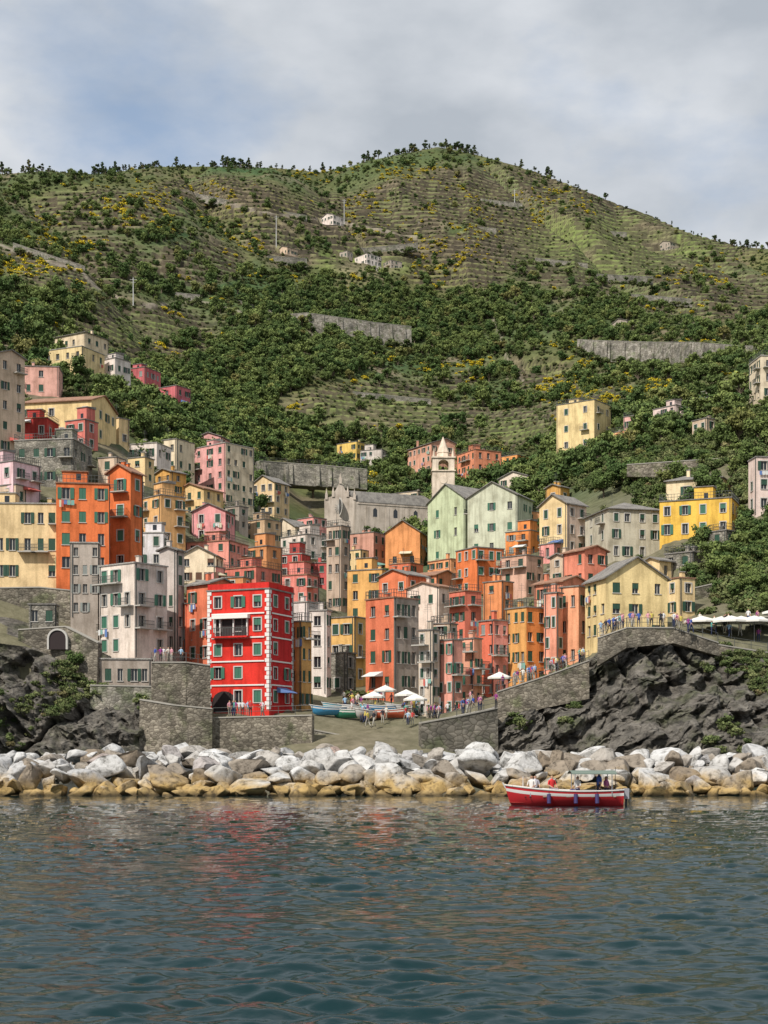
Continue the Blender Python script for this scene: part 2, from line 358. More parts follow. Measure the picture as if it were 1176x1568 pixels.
    return dict(E=E,P=P,C=C,a=a,b=b,W=W,D=D,z0=z0,z1=z1,fl=fl,fr=fr_,th=th,L=L,org=org)

CR=(238,212,156);OR=(228,120,68);WH=(224,214,198);GR=(172,164,150);SA=(222,122,88);PK=(232,158,148);YE=(232,192,110);PE=(236,168,116);GN=(194,210,168);TN=(208,188,160);LW=(232,224,212);OC=(216,166,90)
S=[
('cream_house',-30,92,108,772,896,182,CR,dict(rm='c',ncl=6,nr=3,sh='d',closed=.3)),
('orange_house',86,167,168,742,880,182,OR,dict(roof='f',rm='t',ncl=3,nr=4,sh='g')),
('orange_tower_house',165,200,219,722,878,187,OR,dict(roof='L',rm='t',rise=12,nr=4,ncl=1,sh='g')),
('white_house',152,206,256,862,1006,172,WH,dict(rm='c',nr=4,ncl=3,ncr=2,sh='g',balc=.3)),
('grey_house',108,150,154,832,945,177,GR,dict(rm='c',nr=4,ncl=3,sh='w')),
('stone_base_house',138,232,236,1010,1058,167,(168,160,146),dict(rm='c',nr=1,ncl=5,clutter=False)),
('narrow_grey_house',244,270,282,842,1000,182,(196,190,180),dict(rm='s',roof='L',nr=5,ncl=2)),
('cream_house',276,330,342,850,895,192,(232,218,184),dict(roof='L',rise=14,nr=2,ncl=3,sh='b')),
('salmon_house',265,284,322,925,1050,183,SA,dict(nr=4,sh='w',rm='s')),
('salmon_house',286,322,360,893,1060,180,SA,dict(nr=4,ncl=2,roof='R',rm='s')),
('ochre_house',446,462,477,952,1088,171,(208,160,94),dict(nr=4,ncl=2,ncr=2)),
('white_house',432,470,492,922,1000,190,(226,220,212),dict(nr=2,rm='c')),
('white_house',474,500,507,935,1062,184,(228,222,210),dict(nr=4,ncl=1,rm='c')),
('stone_hut',44,84,90,926,962,171,GR,dict(nr=1,ncl=2,wallmat=STONEG,clutter=False,rm='s')),
('pink_house',-30,20,62,706,772,212,(232,200,202),dict(nr=2)),
('stone_house',22,112,141,672,745,226,GR,dict(nr=2,wallmat=STONEG,rm='c')),
('tan_house',-30,-4,38,540,695,238,TN,dict(nr=5,roof='R',ratio=1.3)),
('yellow_villa',34,140,178,612,672,246,(236,212,150),dict(nr=2,roof='R',rm='t')),
('red_small_house',12,72,90,640,675,236,(176,62,56),dict(nr=1,rm='t')),
('villa',68,125,160,530,575,275,(228,208,152),dict(nr=2,rm='c')),
('villa',150,176,200,548,602,275,LW,dict(nr=2)),
('villa',84,130,166,508,532,290,(226,210,174),dict(nr=1,roof='h')),
('rose_house',182,222,246,562,600,300,(194,104,106),dict(nr=2,sh='w')),
('rose_house',240,270,292,590,628,300,(202,110,114),dict(nr=2)),
('pink_house',36,90,96,562,606,262,(222,172,154),dict(nr=2)),
('white_house',190,240,262,678,705,272,LW,dict(nr=1,rm='c')),
('white_house',228,270,298,672,722,278,(228,216,182),dict(nr=2)),
('pink_tall_house',297,345,389,678,772,290,(230,172,164),dict(nr=5,ncl=3,ncr=4,col2=(228,214,182),roof='f',rm='c')),
('pink_gable_house',300,338,352,668,700,306,(230,172,164),dict(nr=1,roof='L')),
('cream_house',386,420,443,738,790,300,(234,208,158),dict(nr=3,roof='L',rise=12)),
('yellow_house',270,312,342,748,790,268,(232,202,142),dict(nr=2,roof='L',rise=10,rm='t')),
('peach_house',217,246,284,758,835,214,(234,184,120),dict(nr=3)),
('pink_house',294,345,360,782,830,235,(232,160,158),dict(nr=2,roof='L',rise=12,ncl=2)),
('white_house',205,250,258,816,870,199,(222,222,220),dict(nr=2,ncl=2,rm='c')),
('pink_house',284,350,380,828,870,226,(224,150,132),dict(nr=2,rm='t')),
('ochre_house',372,405,432,795,830,258,(208,180,142),dict(nr=2)),
('cream_house',416,452,476,806,845,260,(236,222,190),dict(nr=2,roof='L',rise=14,ncl=2)),
('brick_red_house',426,462,476,848,885,240,(190,80,72),dict(nr=2,rm='c')),
('orange_house',378,408,432,836,885,236,(218,152,98),dict(nr=2)),
('pink_house',430,470,488,880,925,214,(230,140,126),dict(nr=2,rm='t')),
('salmon_house',334,392,432,868,920,212,(216,124,106),dict(nr=2,rm='t')),
('orange_house',340,372,385,884,960,204,(228,154,100),dict(nr=3)),
('white_house',430,470,508,818,880,266,(228,218,204),dict(nr=3)),
('grey_house',500,522,536,805,935,252,(194,176,154),dict(nr=5,ncl=2,ncr=1)),
('red_small_house',470,500,508,862,900,244,(198,94,90),dict(nr=2)),
('stone_chapel_house',535,572,592,815,880,292,(206,154,132),dict(nr=2)),
('pink_house',560,600,625,790,825,318,(218,152,138),dict(nr=2,roof='R')),
('orange_gable_house',590,643,653,814,870,282,(234,158,98),dict(nr=2,ncl=2,roof='L',rise=18,miss=.3)),
('yellow_house',532,585,602,872,975,242,(228,176,102),dict(nr=4,ncl=2,ncr=1)),
('ochre_house',504,542,562,945,1050,203,(222,178,104),dict(nr=3,ncl=2,balc=.3)),
('orange_house',580,625,656,880,975,222,(230,128,86),dict(nr=3,roof='L',rise=10,ncl=2)),
('terracotta_house',560,603,641,915,1062,182,(212,116,82),dict(nr=4,ncl=2,ncr=3,col2=(168,160,146),balc=.15,rm='t')),
('cream_narrow_house',641,662,673,965,1100,171,(206,194,172),dict(nr=5,ncl=2,ncr=1)),
('pink_narrow_house',672,692,708,980,1098,172,(226,160,140),dict(nr=4,ncl=2,ncr=1,balc=.2,sh='g')),
('pink_narrow_house',706,726,738,978,1080,177,(228,166,136),dict(nr=4,ncl=2,ncr=1,sh='g')),
('white_house',624,672,702,898,970,200,(230,214,196),dict(nr=2,ncl=2,roof='L',rise=8,rm='t')),
('peach_house',628,668,700,880,905,212,(236,152,110),dict(nr=1,roof='R',rm='t')),
('red_small_house',688,712,737,905,985,196,(218,120,96),dict(nr=3,balc=.3,ncl=2,rm='t')),
('coral_house',733,756,778,950,1070,181,(220,114,86),dict(nr=4,ncl=2,ncr=2,col2=(228,156,142),sh='w')),
('ochre_house',774,806,836,930,1052,180,(224,166,94),dict(nr=4,ncl=3,ncr=2,col2=(232,140,74),balc=.15)),
('pink_house',833,852,862,908,1032,180,(234,160,132),dict(nr=4,ncl=2,ncr=1)),
('peach_house',858,886,902,898,1022,181,(238,170,128),dict(nr=3,ncl=2,ncr=1)),
('yellow_gable_house',896,928,1022,884,980,174,(246,224,158),dict(nr=3,ncl=3,ncr=3,roof='R',rise=32,ratio=1.25,sh='d',miss=.25)),
('yellow_house',1018,1040,1064,885,945,184,(242,218,160),dict(nr=2,rm='t')),
('salmon_house',818,862,900,890,960,194,(224,144,112),dict(nr=2,roof='R',rm='t')),
('red_small_house',862,895,930,842,900,204,(228,140,112),dict(nr=2,roof='R',rm='t')),
('orange_house',774,812,832,812,850,228,(238,146,78),dict(nr=2,sh='w')),
('orange_house',698,730,772,838,910,214,(232,126,72),dict(nr=3,sh='g',ncr=3,balc=.2)),
('grey_house',768,806,832,850,915,208,(208,170,146),dict(nr=3,balc=.2)),
('orange_house',740,768,786,890,960,193,(228,148,94),dict(nr=3)),
('green_house',655,712,760,762,860,250,GN,dict(nr=3,ncl=2,ncr=2,roof='L',rise=26,sh='g',miss=.2)),
('green_house',716,792,816,757,850,262,(200,208,180),dict(nr=3,ncl=3,roof='L',rise=22,sh='g')),
('cream_house',826,868,898,770,850,236,(242,218,160),dict(nr=3,roof='L',rise=16,col2=(234,210,186))),
('sage_house',896,932,1012,778,858,224,(194,192,168),dict(nr=3,ncl=2,ncr=4,roof='h',ww=.8)),
('yellow_house',1010,1120,1134,762,822,214,(240,196,84),dict(nr=2,ncl=4,sh='g')),
('white_house',1020,1105,1122,730,764,221,(232,216,172),dict(nr=1,ncl=4,roof='h')),
('cream_tower_house',852,910,936,612,712,288,(244,222,158),dict(nr=4,ncl=2,ncr=2,miss=.15)),
('yellow_house',930,968,988,658,684,300,(240,212,142),dict(nr=1)),
('pink_house',955,1000,1020,632,655,330,(230,182,170),dict(nr=1)),
('white_house',1000,1035,1058,620,650,330,(226,206,196),dict(nr=1)),
('villa',1076,1112,1126,594,612,340,(230,212,176),dict(nr=1,roof='h')),
('cream_house',1147,1165,1230,545,612,282,(226,214,182),dict(nr=3,rm='c')),
('white_house',1146,1158,1240,700,785,222,(230,212,198),dict(nr=3)),
('stone_house',1018,1060,1082,845,872,206,GR,dict(nr=1,wallmat=STONEG)),
('yellow_house',516,546,566,676,705,420,(236,204,110),dict(nr=2)),
('white_house',552,585,596,688,712,418,(214,208,196),dict(nr=1)),
('peach_house',624,660,706,678,725,416,(224,168,140),dict(nr=3,roof='R')),
('salmon_house',700,728,768,688,740,412,(230,148,110),dict(nr=3,rm='t')),
('orange_house',762,792,810,696,722,414,(238,166,98),dict(nr=2)),
('white_house',764,808,832,728,760,380,(228,216,194),dict(nr=2,roof='L')),
('white_house',600,640,662,752,780,365,(224,208,178),dict(nr=1)),
('stone_farmhouse',492,510,526,328,344,None,LW,dict(nr=1,roof='L',clutter=False)),
('stone_farmhouse',540,562,584,388,404,None,LW,dict(nr=1,clutter=False)),
('stone_farmhouse',520,532,540,384,394,None,GR,dict(nr=1,clutter=False)),
('stone_farmhouse',584,598,616,398,410,None,GR,dict(nr=1,clutter=False)),
('stone_farmhouse',1006,1026,1042,370,382,None,GR,dict(nr=1,roof='L',clutter=False)),
('stone_farmhouse',934,960,984,490,502,None,GR,dict(nr=1,roof='L',clutter=False)),
('stone_farmhouse',425,440,456,378,390,None,TN,dict(nr=1,roof='L',clutter=False)),
('cream_house',150,178,192,700,752,250,TN,dict(nr=2)),('white_house',178,205,220,735,790,240,LW,dict(nr=2)),
('stone_house',345,366,380,775,812,285,GR,dict(nr=2)),('ochre_house',238,262,285,722,758,275,OC,dict(nr=2,roof='L')),
('pink_house',455,480,500,792,828,300,PK,dict(nr=2)),('tan_house',480,505,520,838,882,262,TN,dict(nr=2)),
('peach_house',655,690,722,856,890,232,PE,dict(nr=2,rm='t')),('grey_house',722,748,772,795,842,262,GR,dict(nr=2)),
('peach_house',780,800,826,782,822,262,PE,dict(nr=2)),('salmon_house',596,628,648,862,900,252,SA,dict(nr=2,rm='t')),
('cream_house',530,552,566,842,880,268,CR,dict(nr=2)),('white_house',388,412,430,905,960,203,WH,dict(nr=2)),
('tan_house',842,866,884,852,892,215,TN,dict(nr=2,roof='L')),('pink_house',300,330,344,868,900,205,PK,dict(nr=1)),
('ochre_house',395,420,446,920,990,196,OC,dict(nr=3)),('stone_house',506,530,545,1000,1062,192,GR,dict(nr=2,wallmat=STONEG)),
('rose_house',100,130,150,642,690,252,(208,118,106),dict(nr=2)),('cream_house',165,182,198,640,680,280,CR,dict(nr=2)),
('tan_house',1060,1082,1100,640,662,300,TN,dict(nr=1)),('grey_house',660,688,700,955,1000,190,TN,dict(nr=2)),
('cream_house',985,1010,1030,858,892,206,CR,dict(nr=1,roof='L')),('stone_house',1085,1112,1128,812,838,212,GR,dict(nr=1,wallmat=STONEG)),
('tan_house',0,24,40,742,775,214,TN,dict(nr=1)),('cream_house',196,222,236,700,740,268,CR,dict(nr=2)),
('pink_house',826,848,866,832,860,224,PK,dict(nr=1)),('ochre_house',836,858,872,745,772,262,OC,dict(nr=1,roof='L')),
]
SB=[]
for s in S+[('red',316,412,450,905,1090,164,(0,0,0),{}),('church',508,546,660,760,832,335,GR,{})]:
    s=list(s)
    if s[6] is None: s[6]=depth_at((s[1]+s[3])/2,s[5],450) or 800
    elif s[6]>190 and s[0]!='church':
        dn=depth_at((s[1]+s[3])/2,s[5],165)
        if dn: s[6]=float(np.clip(dn,.9*s[6],1.3*s[6]))
    SB.append(s)
Zc=Z.copy()
for s in SB:
    n,x0,xc,x1,top,base,d,c,o=s; th,W,D=solve(x0,xc,x1,d,o.get('ratio',.85),o.get('depth',9.)); D=min(D,20)
    zb=wz(base,d); r0,r1=ri(d-5),ri(d+D*.7); c0,c1=ci(x0-3),ci(x1+3)
    Zc[r0:r1,c0:c1]=np.minimum(Zc[r0:r1,c0:c1],zb-.1); occ[ri(d-2):ri(d+D+2),c0:c1]=True
Z=Zc
occ[(PXg>398)&(PXg<565)&(Dg>ri(0))&(Dg>300)&(Dg<depth_at(480,722,300)+2)]=True
cov=np.zeros(Z.shape+(4,)); n1=fbm(X/22,Dg/22,4,4); n2=fbm(X/6,Dg/6,8,3); n3=fbm(X/90,Dg/90,12,3)
base=np.stack([.088+.035*n1+.02*n2+.03*n3,.110+.035*n1+.015*n2,.047+.016*n1],-1)
grass=np.stack([.175+.035*n2+.05*n3,.195+.035*n2+.02*n3,.085+.015*n2],-1)
brown=np.stack([.20+.06*n2,.165+.05*n2,.12+.035*n2],-1)
tm=terr[...,None]; c_=base*(1-tm)+grass*tm
LIGHT=[(950,375,190,55),(580,625,130,35),(780,655,80,22),(230,505,80,28),(560,400,90,28)]
light=(ell(PXg,PYg,LIGHT)*.75)[...,None]
c_=c_*(1-light)+np.array([.175,.235,.07])*light*(1+.25*n2[...,None])
bare=np.clip(fbm(X/30,Dg/18,21,3)*2.4-.5,0,1)[...,None]*.8
bare=np.maximum(bare,(ell(PXg,PYg,[(345,300,90,20),(445,395,45,24),(790,570,20,35),(30,390,70,16),(130,405,50,16),(560,410,60,16),(700,380,120,20),(480,345,80,18)])*.7)[...,None])
roads=np.maximum(pline(PXg,PYg,[(-60,365),(0,375),(60,395),(120,410),(150,440),(200,465)],2),np.maximum(pline(PXg,PYg,[(745,465),(765,510),(775,545),(800,580)],1.8),pline(PXg,PYg,[(280,290),(400,322),(520,338),(590,352),(640,362)],1.6)))
roads=np.maximum(roads,pline(PXg,PYg,[(200,465),(310,462),(434,495),(520,528),(640,528)],1.6))
c_=c_*(1-bare)+brown*bare
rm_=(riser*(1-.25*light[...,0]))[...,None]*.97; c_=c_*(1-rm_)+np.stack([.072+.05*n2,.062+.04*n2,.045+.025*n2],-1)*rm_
c_=c_*(1-roads[...,None]*.8)+np.array([.27,.24,.2])*roads[...,None]*.8
nearm=np.clip((300-Dg)/60,0,1)[...,None]*.6; c_=c_*(1-nearm)+np.array([.2,.17,.13])*nearm
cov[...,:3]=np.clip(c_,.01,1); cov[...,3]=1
m,n,l,p=newmat('hillside_ground')
at=n.new('ShaderNodeAttribute'); at.attribute_name='cover'
a=noise_node(n,l,.6,7,rough=.65); ra=ramp(n,l,a.outputs['Fac'],[(.3,(.65,.65,.6)),(.7,(1.3,1.25,1.25))])
q=mul(n,l,at.outputs['Color'],ra.outputs[0]); l.new(q.outputs[2],p.inputs['Base Color']); p.inputs['Roughness'].default_value=1; p.inputs['Specular IOR Level'].default_value=.05
b=n.new('ShaderNodeBump'); b.inputs['Distance'].default_value=.4; l.new(a.outputs['Fac'],b.inputs['Height']); l.new(b.outputs[0],p.inputs['Normal'])
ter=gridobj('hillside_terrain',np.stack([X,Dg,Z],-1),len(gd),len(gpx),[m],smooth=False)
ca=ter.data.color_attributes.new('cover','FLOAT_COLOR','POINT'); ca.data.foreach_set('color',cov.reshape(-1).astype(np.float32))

for s in SB[:-2]:
    n_,x0,xc,x1,top,base_,d,c,o=s
    building(n_,x0,xc,x1,top,base_,d,c,**o)
# --- red house
b=building('red_house',318,412,449,902,1086,165,(212,50,40),'f','s','g',nr=5,ncl=3,ncr=2,ratio=.8,trim=True,balc=0,miss=.12,clutter=False,closed=.5,opn=.2,col2=(192,44,44))  # col2 paints the side face's shade in as a darker crimson
P={k:MB() for k in('white_trim','loggia')}
fl=Fac(P,b['fl'].p0,b['fl'].e,b['fl'].n); fr2=Fac(P,b['fr'].p0,b['fr'].e,b['fr'].n)
z=b['z0'];H=(b['z1']-b['z0'])/5; W=b['W'];D=b['D']; i=0
while z<b['z1']-.3:
    wd=.5 if i%2 else .3
    fl.box('white_trim',-.03,wd,z,z+.42,.003,.06); fl.box('white_trim',W-wd,W+.03,z,z+.42,.003,.06); fr2.box('white_trim',.07,wd+.05,z,z+.42,.003,.06); fr2.box('white_trim',D-wd,D,z,z+.42,.003,.06); z+=.48; i+=1
for k in(1,2,3,4):
    zz_=b['z0']+k*H; fl.box('white_trim',.55,W-.55,zz_-.02,zz_+.14,.065,.12); fr2.box('white_trim',.58,D-.55,zz_-.02,zz_+.14,.065,.12)
zz_=b['z0']+3*H
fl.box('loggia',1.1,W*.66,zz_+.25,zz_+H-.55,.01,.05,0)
for x in(1.1,W*.22,W*.44,W*.66): fl.box('loggia',x-.07,x+.07,zz_+.2,zz_+H-.5,.06,.3,1)
fl.box('loggia',.9,W*.7,zz_+H-.5,zz_+H-.1,.06,.75,2); fl.box('loggia',.9,W*.7,zz_+.02,zz_+.2,.13,.9,3)
x=.95
while x<W*.69: fl.box('loggia',x,x+.04,zz_+.2,zz_+1.1,.84,.88,4); x+=.2
fl.box('loggia',.9,W*.7,zz_+1.1,zz_+1.16,.83,.89,4)
for k in range(9):
    t0=math.pi*k/9;t1=math.pi*(k+1)/9; xc_=W*.27; zb=b['z0']+.9
    P['loggia'].q(fl.pt(xc_,zb,.02),fl.pt(xc_+1.5*math.cos(t0),zb+1.2*math.sin(t0),.02),fl.pt(xc_+1.5*math.cos(t1),zb+1.2*math.sin(t1),.02),m=0)
fl.box('loggia',W*.27-1.5,W*.27+1.5,b['z0']-.3,b['z0']+.9,.01,.03,0)
Lf=b['L'];z1=b['z1']
for (s0,t0,s1,t1) in((0,0,W,.3),(0,.3,.3,D)):
    P['loggia'].hexa([Lf(s0,t0,z1+.16),Lf(s1,t0,z1+.16),Lf(s1,t1,z1+.16),Lf(s0,t1,z1+.16)],[Lf(s0,t0,z1+.8),Lf(s1,t0,z1+.8),Lf(s1,t1,z1+.8),Lf(s0,t1,z1+.8)],3)
mm=[simple('opening_shade_paint',(.03,.02,.02)),simple('white_paint',(.7,.68,.64)),simple('white_awning',(.75,.73,.68)),plaster((206,46,40)),RAIL]  # first material: flat dark faces, painted shade for loggia and ground arch
for k,mb in P.items(): mkobj(k,[(p[0]-b['org'].x,p[1]-b['org'].y,p[2]-b['org'].z) for p in mb.v],mb.f,[mm[1]] if k=='white_trim' else mm,mb.m,b['E'])

# --- church
def church():
    d=335; E=empty('church',(wx(546,d),d,wz(832,d))); o=E.location
    bb=Vector((.93,.37,0)).normalized(); a=Vector((-.62,0,0))
    W=11;D=20; H=wz(768,d)-o.z
    f=MB(); n=MB()
    def L(s,t,z): p=a*s+bb*t; return (p.x,p.y,z)
    f.hexa([L(0,0,-12),L(W,0,-12),L(W,D,-12),L(0,D,-12)],[L(0,0,H),L(W,0,H),L(W,D,H),L(0,D,H)])
    rz=H+2.4
    f.q(L(0,D,H),L(W,D,H),L(W/2,D,rz))
    for s0,s1,za,zb in((-.4,W/2,H-.1,rz),(W/2,W+.4,rz,H-.1)):
        n.hexa([L(s0,.4,za),L(s1,.4,zb),L(s1,D+.3,zb),L(s0,D+.3,za)],[L(s0,.4,za+.2),L(s1,.4,zb+.2),L(s1,D+.3,zb+.2),L(s0,D+.3,za+.2)])
    fr=[(0,-12),(W,-12),(W,H+.6),(W*.74,H+1.2),(W*.5,H+4.2),(W*.26,H+1.2),(0,H+.6)]
    i=len(f.v); k=len(fr)
    f.v+=[L(s,-.5,z) for s,z in fr]+[L(s,-.003,z) for s,z in fr]
    f.f.append(tuple(range(i,i+k))); f.m.append(0); f.f.append(tuple(range(i+k,i+2*k))); f.m.append(0)
    for j in range(k): f.f.append((i+j,i+(j+1)%k,i+k+(j+1)%k,i+k+j)); f.m.append(0)
    for s,z in((.4,H+.6),(W*.26,H+1.2),(W*.74,H+1.2),(W-.4,H+.6),(W*.5,H+4.2)):
        p=L(s,-.25,z); f.box((p[0],p[1],z+.4),(.3,.3,.6)); f.tube((p[0],p[1],z+1),(p[0],p[1],z+2.3),.3,.02,6)
    w_=MB()
    c=L(W/2,-.53,H-1.2)
    w_.tube(c,tuple(Vector(c)+Vector(-bb)*.05),2.1,2.1,24,1); w_.tube(tuple(Vector(c)-bb*.06),tuple(Vector(c)-bb*.09),1.7,1.7,24,0)
    for k in range(8):
        t=math.pi*k/8; q=a*math.cos(t)*1.65+Vector((0,0,1))*math.sin(t)*1.65; cc=Vector(c)-bb*.11
        w_.tube(tuple(cc-q),tuple(cc+q),.07,.07,4,1)
    for s in(.22,.78): 
        p=Vector(L(W*s,-.52,H-6)); w_.tube(tuple(p),tuple(p-bb*.05),.8,.8,12,0)
    for t in(4,9,14):
        q0=Vector(L(-.03,t,H-3.2)); w_.q(tuple(q0),tuple(q0+bb*1),tuple(q0+bb*1+Vector((0,0,1.6))),tuple(q0+bb*.5+Vector((0,0,2.1))),tuple(q0+Vector((0,0,1.6))),m=0)
    for t in(2,7,12,17): f.hexa([L(-.5,t,-12),L(-.003,t,-12),L(-.003,t+.8,-12),L(-.5,t+.8,-12)],[L(-.25,t,H-1),L(-.003,t,H-1),L(-.003,t+.8,H-1),L(-.25,t+.8,H-1)])
    f.hexa([L(-.5,0,H-.5),L(-.06,0,H-.5),L(-.06,D,H-.5),L(-.5,D,H-.5)],[L(-.5,0,H-.2),L(-.06,0,H-.2),L(-.06,D,H-.2),L(-.5,D,H-.2)])
    mkobj('walls',f.v,f.f,[plaster((192,184,168))],f.m,E); mkobj('roof',n.v,n.f,[ROOF['s']],n.m,E); mkobj('rose_window',w_.v,w_.f,[GLASS,SILL],w_.m,E)
church()
def tower():
    d=342; zb=wz(790,d); E=empty('bell_tower',(wx(679,d),d+2,zb)); k=d/F; H=(790-722)*k; hw=17*k
    m=MB(); rf=MB(); dk=MB()
    m.box((0,0,H/2-3),(hw,hw,H/2+3)); m.box((0,0,H+.12),(hw+.25,hw+.25,.12))
    bh=(722-704)*k; 
    for sx in(-1,1):
        for sy in(-1,1): m.box((sx*hw*.72,sy*hw*.72,H+.24+bh/2),(hw*.26,hw*.26,bh/2))
    for q in range(4):
        ca,sa=math.cos(q*math.pi/2),math.sin(q*math.pi/2)
        def R(x,y,z): return (x*ca-y*sa,x*sa+y*ca,z)
        r=hw*.46
        for i in range(8):
            t0=math.pi*i/8;t1=math.pi*(i+1)/8
            m.q(R(r*math.cos(t0),-hw*.97,H+.24+bh*.55+r*.8*math.sin(t0)),R(r*math.cos(t0),-hw*.97,H+.24+bh+r*.2),R(r*math.cos(t1),-hw*.97,H+.24+bh+r*.2),R(r*math.cos(t1),-hw*.97,H+.24+bh*.55+r*.8*math.sin(t1)))
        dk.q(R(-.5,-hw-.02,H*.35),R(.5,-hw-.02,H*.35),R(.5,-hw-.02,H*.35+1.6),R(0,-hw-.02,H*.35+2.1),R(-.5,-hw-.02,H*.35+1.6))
        c=R(0,-hw-.03,H-2); c2=R(0,-hw-.08,H-2); m.tube(c,c2,.9,.9,16)
    zt=H+.24+bh; m.box((0,0,zt+.25),(hw+.2,hw+.2,.15))
    ts=(704-670)*k; m.tube((0,0,zt+.4),(0,0,zt+.4+ts*.25),hw*.62,hw*.55,8); rf.tube((0,0,zt+.4+ts*.25),(0,0,zt+.4+ts),hw*.6,.04,8)
    for sx in(-1,1):
        for sy in(-1,1): rf.tube((sx*hw*.85,sy*hw*.85,zt+.4),(sx*hw*.85,sy*hw*.85,zt+2.6),.35,.03,5)
    dk.tube((0,0,H+.6),(0,0,H+1.5),.5,.2,10)
    mkobj('shaft',m.v,m.f,[plaster((230,218,194))],m.m,E); mkobj('spire',rf.v,rf.f,[plaster((222,208,184))],rf.m,E); mkobj('bell_and_openings',dk.v,dk.f,[simple('opening_shade_paint',(.03,.02,.02))],dk.m,E)  # tower openings are flat faces with shade painted in; bell shares the colour
tower()

# ---------------- cliffs
m,n,l,p=newmat('cliff_rock'); 
a=noise_node(n,l,.5,9,(1,1,2.4),(0,.6,0),.72); ra=ramp(n,l,a.outputs['Fac'],[(.32,(.03,.027,.023)),(.44,(.10,.09,.075)),(.57,(.19,.172,.145)),(.75,(.34,.31,.265))])
g=noise_node(n,l,.22,6,rough=.65); rg=ramp(n,l,g.outputs['Fac'],[(.50,(1,1,1)),(.62,(.48,.60,.30))])
gg=n.new('ShaderNodeNewGeometry'); mp=n.new('ShaderNodeMapping'); mp.inputs['Scale'].default_value=(.28,.4,.9); mp.inputs['Rotation'].default_value=(0,.55,0)
wn=noise_node(n,l,.8,4); ad=n.new('ShaderNodeVectorMath'); ad.operation='ADD'; l.new(gg.outputs['Position'],ad.inputs[0]); l.new(wn.outputs['Color'],ad.inputs[1])
vv=n.new('ShaderNodeTexVoronoi'); vv.feature='DISTANCE_TO_EDGE'; vv.inputs['Scale'].default_value=1.0; l.new(ad.outputs[0],mp.inputs[0]); l.new(mp.outputs[0],vv.inputs['Vector'])
rv=ramp(n,l,vv.outputs['Distance'],[(0,(.22,.22,.22)),(.04,(1,1,1))])
q=mul(n,l,ra.outputs[0],rg.outputs[0],.75); q2=mul(n,l,q.outputs[2],rv.outputs[0],.85); l.new(q2.outputs[2],p.inputs['Base Color']); p.inputs['Roughness'].default_value=.95
b_=n.new('ShaderNodeBump'); b_.inputs['Distance'].default_value=.8; b_.inputs['Strength'].default_value=1; l.new(a.outputs['Fac'],b_.inputs['Height']); l.new(b_.outputs[0],p.inputs['Normal'])
CLIFF=m; cliffpts=[]
def cliff(name,pxs,tops,dts,dbs,ang,amp=1.6,led_w=.4):
    px=np.arange(pxs[0],pxs[-1],1.2); top=np.interp(px,pxs,tops); dt=np.interp(px,pxs,dts); db=np.interp(px,pxs,dbs); nr=230
    s=np.linspace(0,1,nr)[:,None]
    zt=wz(top,dt); x=wx(px,dt)[None,:]+0*s
    sh=s+.16*fbm(x/7,s*3,4.4,3); led=np.floor(sh*5)/5+np.clip((sh*5-np.floor(sh*5))*1.0,0,1)**3/5
    prof=np.clip((1-led_w)*s**1.1+led_w*led,0,1); prof=prof*(1-s**6)+s**6
    d=db+(dt-db)*prof; z=-1.5+(zt+1.5)*s**.9
    ca,sa=math.cos(ang),math.sin(ang); u=x*ca+z*sa; v=-x*sa+z*ca
    r=1-np.abs(fbm(u/7,v/1.8,d/9,6))*2.4; r2=np.abs(fbm(x/2.0,z/2.0,d/3+7,5)); big=fbm(x/10,z/12,2.2,3)
    crev=np.clip(1-np.abs(fbm(u/4+3,v/12,1.1,4))*7,0,1)
    ed=np.clip((1-s)*8,0,1)
    d=d-ed*(amp*(r-.5)*1.5+amp*1.6*big-r2*amp*1.9)+ed*crev*1.7*amp; z=z+ed*.55*amp*fbm(x/1.6,z/1.6,5,4)
    xx=np.concatenate([x,wx(px,dt)[None,:],wx(px,dt)[None,:]]); dd=np.concatenate([d,(dt+3)[None,:],(dt+9)[None,:]])
    gz=np.array([[ground(q_,w_) for q_,w_ in zip(px,dt+k)] for k in(3,9)]); zz=np.concatenate([z,np.minimum(gz[0],zt)[None,:]-.1,gz[1][None,:]-.8])
    gridobj(name,np.stack([xx,dd,zz],-1),nr+2,len(px),[CLIFF],smooth=False)
    for k in range(0,len(px),1):
        for j in range(24,nr,8):
            if px[k]>95 or random.random()<.3: cliffpts.append((x[j,k],d[j,k],z[j,k],s[j,0]))
cliff('sea_cliff',[-420,-100,0,40,75,110,140,215,260,340],[960,970,985,990,1003,1025,1050,1062,1078,1110],[164]*10,[144,145,146,149,153,152,151,151,153,158],-.9,1.6)
cliff('sea_cliff',[750,790,830,900,925,960,1030,1100,1176,1300,1640],[1085,1058,1042,1018,985,966,968,985,1002,1000,960],[163,163,163,163,162,161,161,162,163,164,164],[155,152,149,147,146,144,141,139,137,137,137],.55,1.5,.35)
